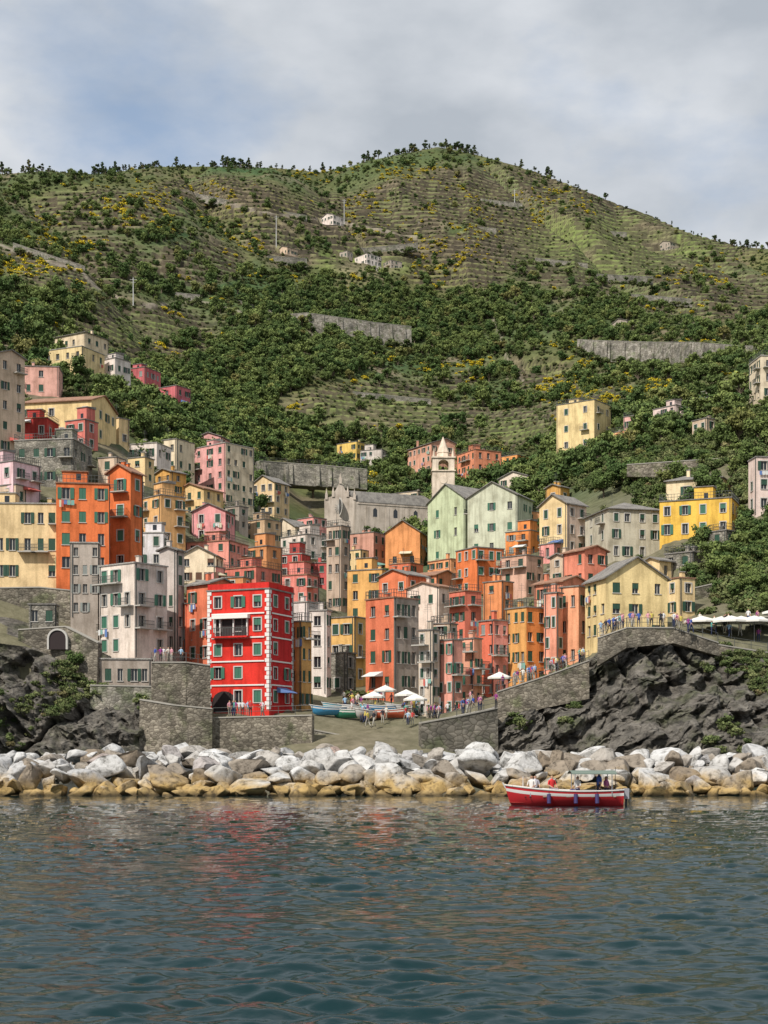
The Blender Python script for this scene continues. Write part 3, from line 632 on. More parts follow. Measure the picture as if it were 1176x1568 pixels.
# ---------------- walls
def wall(name,pts,mat,thick=1.0,buttress=0,coping=True,rail=False):
    E=empty(name,(wx(pts[0][0],pts[0][1]),pts[0][1],0)); o=E.location; mb=MB(); cp=MB(); rl=MB()
    P=[(Vector((wx(a,d)-o.x,d-o.y,0)),wz(t,d),wz(b,d)) for a,d,t,b in pts]
    for (p,t,b),(q,t2,b2) in zip(P,P[1:]):
        e=(q-p).normalized(); nn=Vector((e.y,-e.x,0)); 
        if nn.y>0: nn=-nn
        k=-nn*thick; bt=nn*.25
        mb.hexa([(p+bt)[:2]+(b,),(q+bt)[:2]+(b2,),(q+k)[:2]+(b2,),(p+k)[:2]+(b,)],[p[:2]+(t,),q[:2]+(t2,),(q+k)[:2]+(t2,),(p+k)[:2]+(t,)])
        L_=(q-p).length
        if coping:
            f=nn*.08; kk=k*1.02
            cp.hexa([(p+f)[:2]+(t+.003,),(q+f)[:2]+(t2+.003,),(q+kk)[:2]+(t2+.003,),(p+kk)[:2]+(t+.003,)],[(p+f)[:2]+(t+.14,),(q+f)[:2]+(t2+.14,),(q+kk)[:2]+(t2+.14,),(p+kk)[:2]+(t+.14,)])
        if rail:
            n_=max(2,int(L_/1.5))
            for i in range(n_+1):
                c=p.lerp(q,i/n_)-nn*.1; tt=t+(t2-t)*i/n_; rl.tube((c.x,c.y,tt+.1),(c.x,c.y,tt+1.15),.035,.03,5)
            for h in(.65,1.12): rl.tube(((p-nn*.1).x,(p-nn*.1).y,t+h),((q-nn*.1).x,(q-nn*.1).y,t2+h),.025,.025,5)
        if buttress:
            n_=int(L_/buttress)
            for i in range(n_+1):
                c=p+e*(i*buttress+.5); tt=t+(t2-t)*(i*buttress/L_); b0=b+(b2-b)*(i*buttress/L_)
                mb.hexa([(c+nn*1.2)[:2]+(b0,),(c+e*.9+nn*1.2)[:2]+(b0,),(c+e*.9+nn*.02)[:2]+(b0,),(c+nn*.02)[:2]+(b0,)],[(c+nn*.3)[:2]+(tt-.4,),(c+e*.9+nn*.3)[:2]+(tt-.4,),(c+e*.9+nn*.02)[:2]+(tt-.4,),(c+nn*.02)[:2]+(tt-.4,)])
    mkobj('masonry',mb.v,mb.f,[mat],mb.m,E)
    if cp.f: mkobj('coping',cp.v,cp.f,[simple('coping_stone',(.34,.32,.28),.9)],cp.m,E)
    if rl.f: mkobj('railing',rl.v,rl.f,[RAIL],rl.m,E)
    return E
PALE=masonry('pale_road_wall',(.22,.205,.18),(.38,.36,.33),.9)
wallveg=[]
def hillwall(pts,mat=PALE,bt=6,dmin=330,veg=True):
    r=[]
    for px,t,b in pts:
        d=depth_at(px,b,dmin) or 600; r.append((px,d,t,b+6))
    dm=np.mean([q[1] for q in r]); r=[(a,.3*d+.7*dm,t,b) for a,d,t,b in r]
    wall('retaining_wall',r,mat,1.5,bt)
    if veg:
        for (a,d,t,b),(a2,d2,t2,b2) in zip(r,r[1:]):
            for k in range(int(abs(a2-a)/2.2)):
                f=random.random(); dd=d+(d2-d)*f-random.uniform(.8,4); px=a+(a2-a)*f; wallveg.append((wx(px,dd),dd,wz(b+(b2-b)*f-random.uniform(0,8),dd)-1.2))
    return r
hillwall([(434,482,494),(470,479,516),(520,486,522),(575,494,524),(630,500,522)])
hillwall([(884,520,532),(930,522,548),(1000,524,552),(1060,524,558),(1140,530,560),(1240,530,560)])
hillwall([(365,460,468),(434,482,490)],bt=0)
hillwall([(268,448,455),(306,452,460)],bt=0)
for q in([(300,296,302),(400,318,325),(470,330,336)],[(480,372,379),(560,380,388),(640,372,379)],[(20,372,379),(80,392,400),(130,408,417)],[(860,455,461),(960,450,457),(1060,458,465)],[(410,392,400),(470,396,404)],[(640,340,346),(760,350,357)],[(820,395,401),(900,404,410)],[(540,600,607),(660,612,619)],[(860,350,355),(960,356,362)],[(880,418,424),(1000,424,430)],[(700,300,305),(800,312,317)]): hillwall(q,STONEG,0)
# road bridge above the upper houses
dbr=[(px,(depth_at(px,b_,300) or 360)*.97,t_,b_) for px,t_,b_ in((398,706,722),(440,709,728),(500,713,732),(562,719,736))]
dm=min(q[1] for q in dbr); wall('road_bridge',[(a_,.8*dm+.2*d_,t_,b_+14) for a_,d_,t_,b_ in dbr],STONEG,5,7,True,True)
wall('stone_wall',[(-60,178,902,990),(60,178,900,985),(110,178,905,1010)],STONE)
wa=wall('stone_wall',[(28,168,965,1020),(100,167,960,1020),(150,166,985,1050)],STONE)
def arch(px,d,py,r):
    E=empty('archway',(wx(px,d),d,wz(py,d))); mb=MB(); n_=12
    for k in range(n_):
        t0=math.pi*k/n_;t1=math.pi*(k+1)/n_
        c0,s0,c1,s1=math.cos(t0),math.sin(t0),math.cos(t1),math.sin(t1)
        mb.hexa([(r*c0,-.12,r*s0),(r*c1,-.12,r*s1),(r*c1,.5,r*s1),(r*c0,.5,r*s0)],[(r*1.22*c0,-.12,r*1.22*s0),(r*1.22*c1,-.12,r*1.22*s1),(r*1.22*c1,.5,r*1.22*s1),(r*1.22*c0,.5,r*1.22*s0)],0)
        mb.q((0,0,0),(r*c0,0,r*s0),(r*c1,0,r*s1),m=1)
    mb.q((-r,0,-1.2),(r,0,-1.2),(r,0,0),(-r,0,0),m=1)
    for sx in(-1,1): mb.box((sx*r*1.11,.19,-.6),(r*.11,.31,.6),0)
    mkobj('voussoirs_and_opening',mb.v,mb.f,[SILL,simple('opening_shade_paint',(.03,.02,.02))],mb.m,E)  # arch is filled by a flat dark face, its inner shade painted
arch(88,166.4,978,.95)
wall('stone_wall',[(138,163,1050,1085),(232,163,1052,1100)],STONEG)
wall('stone_wall',[(214,158,1072,1160),(262,157,1080,1170),(325,157,1086,1175)],STONE)
wall('stone_wall',[(232,163,1015,1080),(285,163,1015,1095),(322,164,1020,1100)],STONE,rail=True)
wall('quay_wall',[(326,158,1100,1180),(400,158,1098,1180),(478,157,1096,1180)],STONE,rail=True)
wall('quay_wall',[(478,160,1118,1180),(520,160,1126,1180)],STONEG)
wall('quay_wall',[(645,155,1108,1190),(700,156,1098,1190),(762,158,1085,1190)],masonry('quay_masonry',(.14,.13,.11),(.26,.24,.21),1.2),rail=True)
wall('stone_wall',[(762,160,1060,1110),(830,160,1038,1085),(902,160,1012,1070)],STONE,rail=True)
wall('stone_wall',[(915,158,978,1020),(960,157,962,992),(1030,158,962,985),(1100,160,985,1005)],STONE,rail=True)
wall('stone_wall',[(1100,162,988,1010),(1176,163,1000,1020),(1300,163,1000,1030)],STONE,rail=True)
wall('stone_wall',[(1060,176,950,985),(1176,176,945,1000),(1400,176,945,1000)],STONE)
for q in([(1080,196,880,935),(1200,196,868,930)],[(1080,206,832,862),(1260,208,826,870)],[(1045,190,905,940),(1090,190,895,940)],[(960,256,712,730),(1140,250,700,735)]): wall('stone_wall',q,STONE)

# ---------------- breakwater
def ico(sub):
    bm=bmesh.new(); bmesh.ops.create_icosphere(bm,subdivisions=sub,radius=1); v=np.array([x.co[:] for x in bm.verts]); f=np.array([[a.index for a in x.verts] for x in bm.faces]); bm.free(); return v,f
IV,IF=ico(4)
rocks=[]
for i in range(18):
    v=IV.copy()*1.3
    for k in range(12):
        nrm=rng.normal(size=3); nrm/=np.linalg.norm(nrm); h=rng.uniform(.48,.9); dd=v@nrm
        v-=np.clip(dd-h,0,None)[:,None]*nrm[None,:]
    v+= (.03*fbm(v[:,0]*4+i*9,v[:,1]*4,v[:,2]*4,4))[:,None]*v; rocks.append(v)
VV=[];FF=[];RR=[];off=0
def rot(a,b,c):
    ca,sa,cb,sb,cc,s2=math.cos(a),math.sin(a),math.cos(b),math.sin(b),math.cos(c),math.sin(c)
    return np.array([[ca,-sa,0],[sa,ca,0],[0,0,1]])@np.array([[cb,0,sb],[0,1,0],[-sb,0,cb]])@np.array([[1,0,0],[0,cc,-s2],[0,s2,cc]])
rows=[(99.4,.0,.72),(100.4,.45,.86),(101.6,1.0,.88),(103.0,1.55,.88),(104.6,2.05,.85),(106.4,2.4,.8),(108.4,2.35,.82),(111,1.5,1.1)]
for d,z,s in rows:
    x=-46+rng.uniform(0,1)
    while x<46:
        sz=s*(rng.uniform(.5,1.15) if rng.uniform()<.8 else rng.uniform(1.15,1.5)); sc3=np.array([sz*rng.uniform(.95,1.5),sz*rng.uniform(.8,1.15),sz*rng.uniform(.6,.9)])
        zz_=z+rng.uniform(-.4,.35)
        v=(rocks[rng.integers(18)]@rot(*rng.uniform(0,6.28,3)).T)*sc3; v=v@rot(rng.uniform(0,6),rng.uniform(-.45,.45),rng.uniform(-.45,.45)).T+np.array([x,d+rng.uniform(-.5,.5),zz_])
        VV.append(v);FF.append(IF+off);off+=len(v); r_=rng.uniform(0,1); r_=r_**(1.7 if x>9 else 1.0); RR.append(np.full(len(v),r_)); x+=sc3[0]*rng.uniform(1.0,1.4)
VV=np.concatenate(VV);FF=np.concatenate(FF);RR=np.concatenate(RR)
me=bpy.data.meshes.new('breakwater_boulders'); me.vertices.add(len(VV)); me.vertices.foreach_set('co',VV.reshape(-1).astype(np.float32))
me.loops.add(len(FF)*3); me.loops.foreach_set('vertex_index',FF.reshape(-1).astype(np.int32)); me.polygons.add(len(FF)); me.polygons.foreach_set('loop_start',(np.arange(len(FF))*3).astype(np.int32)); me.update(calc_edges=True)
at_=me.attributes.new('rnd','FLOAT','POINT'); at_.data.foreach_set('value',RR.astype(np.float32))
m,n,l,p=newmat('boulder_stone')
at=n.new('ShaderNodeAttribute'); at.attribute_name='rnd'
rc=ramp(n,l,at.outputs['Fac'],[(0,(.24,.19,.135)),(.14,(.36,.32,.27)),(.34,(.48,.47,.45)),(.7,(.62,.62,.61)),(.95,(.42,.42,.42)),(1,(.36,.22,.16))])
a=noise_node(n,l,1.8,9,rough=.7); ra=ramp(n,l,a.outputs['Fac'],[(.36,(.30,.29,.27)),(.49,(.90,.89,.88)),(.72,(1.2,1.2,1.2))])
q=mul(n,l,rc.outputs[0],ra.outputs[0])
g=n.new('ShaderNodeNewGeometry'); sp=n.new('ShaderNodeSeparateXYZ'); l.new(g.outputs['Position'],sp.inputs[0])
nn=noise_node(n,l,.6,5); ad=n.new('ShaderNodeMath'); ad.operation='MULTIPLY_ADD'; ad.inputs[1].default_value=-3.0; l.new(nn.outputs['Fac'],ad.inputs[0]); l.new(sp.outputs['Z'],ad.inputs[2])
mr=n.new('ShaderNodeMapRange'); mr.inputs[1].default_value=-1.0; mr.inputs[2].default_value=.1; mr.inputs[3].default_value=.95; mr.inputs[4].default_value=0; l.new(ad.outputs[0],mr.inputs[0])
mx_=n.new('ShaderNodeMix'); mx_.data_type='RGBA'; l.new(mr.outputs[0],mx_.inputs[0]); l.new(q.outputs[2],mx_.inputs[6])
oc=mul(n,l,ra.outputs[0],(.43,.29,.10)); l.new(oc.outputs[2],mx_.inputs[7])
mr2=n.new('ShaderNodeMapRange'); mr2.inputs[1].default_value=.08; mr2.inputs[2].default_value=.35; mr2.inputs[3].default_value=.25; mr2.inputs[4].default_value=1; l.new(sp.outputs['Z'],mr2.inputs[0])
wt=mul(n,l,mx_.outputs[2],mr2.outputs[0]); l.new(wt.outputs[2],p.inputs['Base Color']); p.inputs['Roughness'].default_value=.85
b_=n.new('ShaderNodeBump'); b_.inputs['Distance'].default_value=.2; l.new(a.outputs['Fac'],b_.inputs['Height']); l.new(b_.outputs[0],p.inputs['Normal'])
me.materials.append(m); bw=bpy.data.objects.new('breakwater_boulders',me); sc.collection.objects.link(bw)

# ---------------- sea
m,n,l,p=newmat('sea_water'); p.inputs['Base Color'].default_value=(.003,.021,.024,1); p.inputs['Roughness'].default_value=.03; p.inputs['IOR'].default_value=1.333; p.inputs['Specular IOR Level'].default_value=.5
a=noise_node(n,l,4.5,5,(.6,1,1)); b_=n.new('ShaderNodeBump'); b_.inputs['Distance'].default_value=.022; b_.inputs['Strength'].default_value=.8
l.new(a.outputs['Fac'],b_.inputs['Height']); l.new(b_.outputs[0],p.inputs['Normal'])
SEA=m; E=empty('sea',(0,0,0))
pys=np.concatenate([np.array([3200,2900,2600,2400,2250,2150.]),np.arange(2100,1640,-2.5),np.arange(1640,1204,-.6)]); dw=CH*F/(pys-HY); pxw=np.arange(-300,1480,2.0)
PW,DW=np.meshgrid(pxw,dw); XW=wx(PW,DW); ZW=np.zeros_like(XW); sp_=np.gradient(dw)[:,None]
for i in range(48):
    lam=.32*(1.7/.32)**(rng.uniform()); ang=rng.normal(math.pi/2+.08,.42); k=2*math.pi/lam
    amp=.0058*lam**1.0*rng.uniform(.5,1.3); att=np.clip(lam/(2.2*sp_)-.3,0,1)
    ph=k*(XW*math.cos(ang)+DW*math.sin(ang))+rng.uniform(0,6.28)+2.4*vnoise(XW/2.5+i,DW/2.5,i)
    ZW+=att*amp*(np.sin(ph)+.35*np.cos(2*ph))
ZW*=1+.8*fbm(XW/5,DW/9,3,3)
gridobj('water_surface',np.stack([XW,DW,ZW],-1),len(dw),len(pxw),[SEA],parent=E)
mkobj('open_water',[(-4000,-4000,-.25),(4000,-4000,-.25),(4000,160,-.25),(-4000,160,-.25)],[(0,1,2,3)],[SEA],None,E)

# ---------------- vegetation
def leafmat(name,c1,c2,c3=None,f3=.0):
    m,n,l,p=newmat(name)
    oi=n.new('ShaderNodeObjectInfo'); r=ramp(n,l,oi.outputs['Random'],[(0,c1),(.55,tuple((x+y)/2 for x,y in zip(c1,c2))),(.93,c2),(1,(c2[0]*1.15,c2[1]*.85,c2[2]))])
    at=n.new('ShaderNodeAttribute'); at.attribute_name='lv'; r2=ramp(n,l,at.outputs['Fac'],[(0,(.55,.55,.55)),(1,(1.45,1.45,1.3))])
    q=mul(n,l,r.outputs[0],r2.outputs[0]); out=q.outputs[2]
    if c3:
        gt=n.new('ShaderNodeMath'); gt.operation='LESS_THAN'; gt.inputs[1].default_value=f3
        at2=n.new('ShaderNodeAttribute'); at2.attribute_name='lf'; l.new(at2.outputs['Fac'],gt.inputs[0])
        mm_=n.new('ShaderNodeMix'); mm_.data_type='RGBA'; l.new(gt.outputs[0],mm_.inputs[0]); l.new(out,mm_.inputs[6]); mm_.inputs[7].default_value=(*c3,1); out=mm_.outputs[2]
    l.new(out,p.inputs['Base Color']); p.inputs['Roughness'].default_value=.8; p.inputs['Specular IOR Level'].default_value=.1
    return m
LF1=leafmat('foliage_leaves',(.065,.11,.038),(.17,.21,.07)); LF2=leafmat('scrub_leaves',(.075,.11,.04),(.16,.175,.08)); LFP=leafmat('pine_needles',(.04,.065,.03),(.08,.10,.04))
LFY=leafmat('broom_flowers',(.12,.15,.04),(.17,.18,.05),(.62,.48,.03),.66)
BARK=simple('bark',(.14,.11,.08),.95)
def treemesh(name,mat,seed,h=1.0,cr=.5,nb=9,nl=420,ls=.10,trunk=.35,flat=.8,conic=False):
    r=np.random.default_rng(seed); mb=MB(); lv=[];lf=[]
    def addattr(n_,a,b): lv.extend([a]*n_); lf.extend([b]*n_)
    def tb(p0,p1,r0,r1): 
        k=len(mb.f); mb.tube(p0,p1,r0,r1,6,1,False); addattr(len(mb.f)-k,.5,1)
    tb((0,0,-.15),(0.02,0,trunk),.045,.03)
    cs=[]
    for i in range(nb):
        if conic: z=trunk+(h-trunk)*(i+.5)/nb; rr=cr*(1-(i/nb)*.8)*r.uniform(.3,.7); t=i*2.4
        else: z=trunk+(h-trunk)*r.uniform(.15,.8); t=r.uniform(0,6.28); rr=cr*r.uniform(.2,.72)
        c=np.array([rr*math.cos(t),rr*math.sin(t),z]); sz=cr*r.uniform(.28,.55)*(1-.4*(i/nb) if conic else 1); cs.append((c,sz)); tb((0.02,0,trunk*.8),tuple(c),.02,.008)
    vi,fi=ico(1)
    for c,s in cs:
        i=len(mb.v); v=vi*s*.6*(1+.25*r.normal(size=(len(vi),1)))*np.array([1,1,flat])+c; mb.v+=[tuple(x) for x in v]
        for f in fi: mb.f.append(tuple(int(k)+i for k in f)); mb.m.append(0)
        addattr(len(fi),.1,1)  # inner blobs coloured dark, shade inside the crown put into the colour
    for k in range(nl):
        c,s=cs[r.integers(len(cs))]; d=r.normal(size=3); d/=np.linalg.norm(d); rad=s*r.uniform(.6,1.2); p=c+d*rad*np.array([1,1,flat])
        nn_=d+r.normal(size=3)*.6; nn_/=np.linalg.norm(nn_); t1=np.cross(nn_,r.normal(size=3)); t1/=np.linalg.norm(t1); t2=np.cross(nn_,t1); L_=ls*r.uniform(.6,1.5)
        mb.q(p+t1*L_,p+t2*L_*.7,p-t1*L_*.8,p-t2*L_*.75); up=.4+.3*d[2]+r.uniform(-.22,.35); addattr(1,float(np.clip(up,0,1)),float(r.uniform()*(.75 if d[2]>0 else 1.3)))  # lv: random tone plus painted self-shading, leaves lighter towards the top
    me=bpy.data.meshes.new(name); me.from_pydata(mb.v,[],mb.f); me.materials.append(mat); me.materials.append(BARK); me.polygons.foreach_set('material_index',np.array(mb.m,dtype=np.int32))
    for nm,vals in(('lv',lv),('lf',lf)):
        a=me.attributes.new(nm,'FLOAT','FACE'); a.data.foreach_set('value',np.array(vals,dtype=np.float32))
    me.update(); return me
def variants(cname,lst):
    c=bpy.data.collections.new(cname)
    for me in lst: c.objects.link(bpy.data.objects.new(me.name,me))
    return c
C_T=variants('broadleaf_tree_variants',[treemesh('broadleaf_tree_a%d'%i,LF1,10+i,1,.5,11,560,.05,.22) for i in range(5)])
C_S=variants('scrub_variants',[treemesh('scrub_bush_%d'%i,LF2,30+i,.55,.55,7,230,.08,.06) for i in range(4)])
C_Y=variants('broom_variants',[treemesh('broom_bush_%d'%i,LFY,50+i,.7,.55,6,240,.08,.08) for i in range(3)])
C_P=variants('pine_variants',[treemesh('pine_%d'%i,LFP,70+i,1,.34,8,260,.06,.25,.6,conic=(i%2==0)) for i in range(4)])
def scatter(name,coll,pts,scl,nv):
    pts=np.asarray(pts,float); N=len(pts); me=bpy.data.meshes.new(name); me.vertices.add(N); me.vertices.foreach_set('co',pts.reshape(-1).astype(np.float32))
    a=me.attributes.new('scl','FLOAT_VECTOR','POINT'); a.data.foreach_set('vector',np.asarray(scl).reshape(-1).astype(np.float32))
    rr=np.zeros((N,3)); rr[:,2]=rng.uniform(0,6.28,N); rr[:,0]=rng.normal(0,.08,N)
    a=me.attributes.new('rot','FLOAT_VECTOR','POINT'); a.data.foreach_set('vector',rr.reshape(-1).astype(np.float32))
    a=me.attributes.new('vid','INT','POINT'); a.data.foreach_set('value',rng.integers(0,nv,N).astype(np.int32))
    o=bpy.data.objects.new(name,me); sc.collection.objects.link(o)
    ng=bpy.data.node_groups.new(name+'_scatter','GeometryNodeTree'); ng.interface.new_socket('Geometry',in_out='INPUT',socket_type='NodeSocketGeometry'); ng.interface.new_socket('Geometry',in_out='OUTPUT',socket_type='NodeSocketGeometry')
    N_=ng.nodes; gi=N_.new('NodeGroupInput'); go=N_.new('NodeGroupOutput'); ip=N_.new('GeometryNodeInstanceOnPoints'); cI=N_.new('GeometryNodeCollectionInfo'); cI.inputs['Collection'].default_value=coll; cI.inputs['Separate Children'].default_value=True; cI.inputs['Reset Children'].default_value=True
    def na(t,nm):
        x=N_.new('GeometryNodeInputNamedAttribute'); x.data_type=t; x.inputs['Name'].default_value=nm
        return [q for q in x.outputs if q.enabled and q.name=='Attribute'][0]
    ip.inputs['Pick Instance'].default_value=True
    L_=ng.links; L_.new(gi.outputs[0],ip.inputs['Points']); L_.new(cI.outputs[0],ip.inputs['Instance']); L_.new(na('INT','vid'),ip.inputs['Instance Index']); L_.new(na('FLOAT_VECTOR','rot'),ip.inputs['Rotation']); L_.new(na('FLOAT_VECTOR','scl'),ip.inputs['Scale']); L_.new(ip.outputs[0],go.inputs[0])
    md=o.modifiers.new('scatter','NODES'); md.node_group=ng; return o
PY2=HY-F*(Z-CH)/Dg
vis=np.clip(PY2[:-1]-PY2[1:],.12,3.5); vis=np.vstack([vis,vis[-1:]])*3
wv=vis.copy(); wv[Dg<180]=0; wv[occ]=0; wv[(PXg<-150)|(PXg>1330)]*=.3
near_ok=ell(PXg,PY2,[(1080,700,140,110),(1160,850,110,90),(-20,560,60,60),(900,730,60,25),(470,775,100,40),(215,640,90,45),(470,740,90,40),(330,760,60,30)])
wv[(Dg<300)&(near_ok<=0)]*=.03
wv[roads>.3]=0
pick=rng.choice(wv.size,84000,p=(wv/wv.sum()).reshape(-1)); pi,pj=np.unravel_index(pick,wv.shape)
pp=np.stack([X[pi,pj]+rng.uniform(-.6,.6,len(pi)),Dg[pi,pj]+rng.uniform(-.4,.4,len(pi)),Z[pi,pj]-.15],-1)
tpx,tpy,td=PXg[pi,pj],PY2[pi,pj],Dg[pi,pj]; tt_=terr[pi,pj]; rz_=riser[pi,pj]; lt_=ell(tpx,tpy,LIGHT)
cl=fbm(pp[:,0]/26,pp[:,1]/26,31,3); cl2=fbm(pp[:,0]/14,pp[:,1]/14,44,3); u_=rng.uniform(size=len(pi))
dense=ell(tpx,tpy,[(600,485,300,55),(330,600,200,100),(470,570,130,90),(160,380,150,50),(1050,480,160,30),(900,505,110,25),(470,690,160,50),(700,500,130,70)])*np.clip(1-1.1*ell(tpx,tpy,TERR),0,1)
ym=ell(tpx,tpy,[(205,330,80,45),(365,368,80,28),(300,300,60,20),(640,265,120,16),(900,565,120,60),(1090,415,120,28),(560,330,40,40),(700,345,60,60),(90,380,70,28),(700,560,70,35),(760,520,60,45),(860,330,60,50),(660,400,60,50),(1000,600,60,25),(500,520,60,20),(480,270,60,15),(560,620,60,20),(30,410,60,20)],2)
ptree=np.clip(.16+.7*dense+.45*(cl>.12),.01,1)*np.where(tt_>.3,np.where(cl>.18,.5,.10),1); ptree*=np.where(tpy<300,.6,1)*(1-.9*lt_)
yel=((u_>.55)&(((ym>0)&(cl2>-.02)&(rng.uniform(size=len(pi))<.65*ym))|((cl2>.3)&(td>350)&(rng.uniform(size=len(pi))<.25)))&(dense<.6))&(lt_<.5)
tree=(rng.uniform(size=len(pi))<ptree*.34)&~yel
shr=~tree&~yel&(rng.uniform(size=len(pi))<np.where(tt_>.3,np.where(rz_>.3,.6,.035),.6)*(1-.45*lt_))
def sclv(nv,lo,hi,h=1.): s=lo+(hi-lo)*rng.uniform(0,1,nv)**1.5; return np.stack([s*rng.uniform(.85,1.2,nv),s*rng.uniform(.85,1.2,nv),s*rng.uniform(.8,1.15,nv)*h],-1)
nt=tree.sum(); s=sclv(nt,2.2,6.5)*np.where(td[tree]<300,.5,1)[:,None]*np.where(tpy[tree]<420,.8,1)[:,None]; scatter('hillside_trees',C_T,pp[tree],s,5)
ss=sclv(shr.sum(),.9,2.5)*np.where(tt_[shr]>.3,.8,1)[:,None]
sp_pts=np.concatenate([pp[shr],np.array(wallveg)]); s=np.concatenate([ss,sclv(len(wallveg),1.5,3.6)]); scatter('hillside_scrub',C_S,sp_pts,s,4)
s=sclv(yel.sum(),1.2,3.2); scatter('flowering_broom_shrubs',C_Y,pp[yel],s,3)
rp=[];rs=[]
for j in range(len(gpx)):
    i=int(np.argmin(PY2[:,j])); x_=gpx[j]
    pr=.14+ .4*(140<x_<430)+.45*(555<x_<720)+.25*(720<x_<840)+.1*(1100<x_<1180)
    pr*=.4+1.2*(vnoise(x_/25,0,0)>0)
    for q_ in range(2):
        if rng.uniform()<pr: k=max(0,i-int(rng.integers(0,8))); rp.append((X[k,j],Dg[k,j],Z[k,j]-.2)); rs.append(rng.uniform(2,4.5) if rng.uniform()<.85 else 7)
rs=np.array(rs); scatter('ridge_pine_trees',C_P,rp,np.stack([rs,rs,rs],-1),4)
cp=np.array(cliffpts); msk=fbm(cp[:,0]/5,cp[:,2]/4,3,3)+.35*(cp[:,3]-.6)>.14; cp=cp[msk]; cp=cp[rng.choice(len(cp),min(2600,len(cp)),replace=False)][:,:3]
cp[:,1]+=.1; scatter('cliff_scrub',C_S,cp,sclv(len(cp),.3,1.4),4)
BIG=[treemesh('village_tree_%d'%i,LF1,90+i,1,.5,14,2600,.035,.25) for i in range(3)]
for i,(px,py,d,h) in enumerate([(955,700,262,6),(975,705,258,5),(925,712,262,5),(1105,640,262,5),(1130,650,262,6),(1165,660,250,6),(1150,690,240,5),(1085,690,236,5),(1040,690,245,4),(1100,880,194,3.5),(1150,900,186,3.5),(1060,735,230,4),(230,690,290,6),(275,690,310,7),(215,655,300,6),(118,1045,166,2.4),(195,720,240,5),(480,700,400,8),(600,700,415,8)]):
    z_=ground(px,d); o=bpy.data.objects.new('village_tree',BIG[i%3]); o.location=(wx(px,d),d,z_-.2); o.scale=(h,h,h); o.rotation_euler=(0,0,i*1.3); sc.collection.objects.link(o)
for px,pt,pb in((204,425,470),(423,330,378),(527,305,345),(788,290,320)):
    d=depth_at(px,pb,330) or 600; E=empty('utility_pole',(wx(px,d),d,wz(pb,d)-1)); h=wz(pt,d)-wz(pb,d)+1; mb=MB(); mb.tube((0,0,0),(0,0,h),.25,.15,8); mb.tube((-1.3,0,h-.8),(1.3,0,h-.8),.08,.08,6); mb.tube((-.9,0,h-1.8),(.9,0,h-1.8),.08,.08,6); mkobj('pole',mb.v,mb.f,[simple('pale_metal',(.5,.5,.48))],mb.m,E)

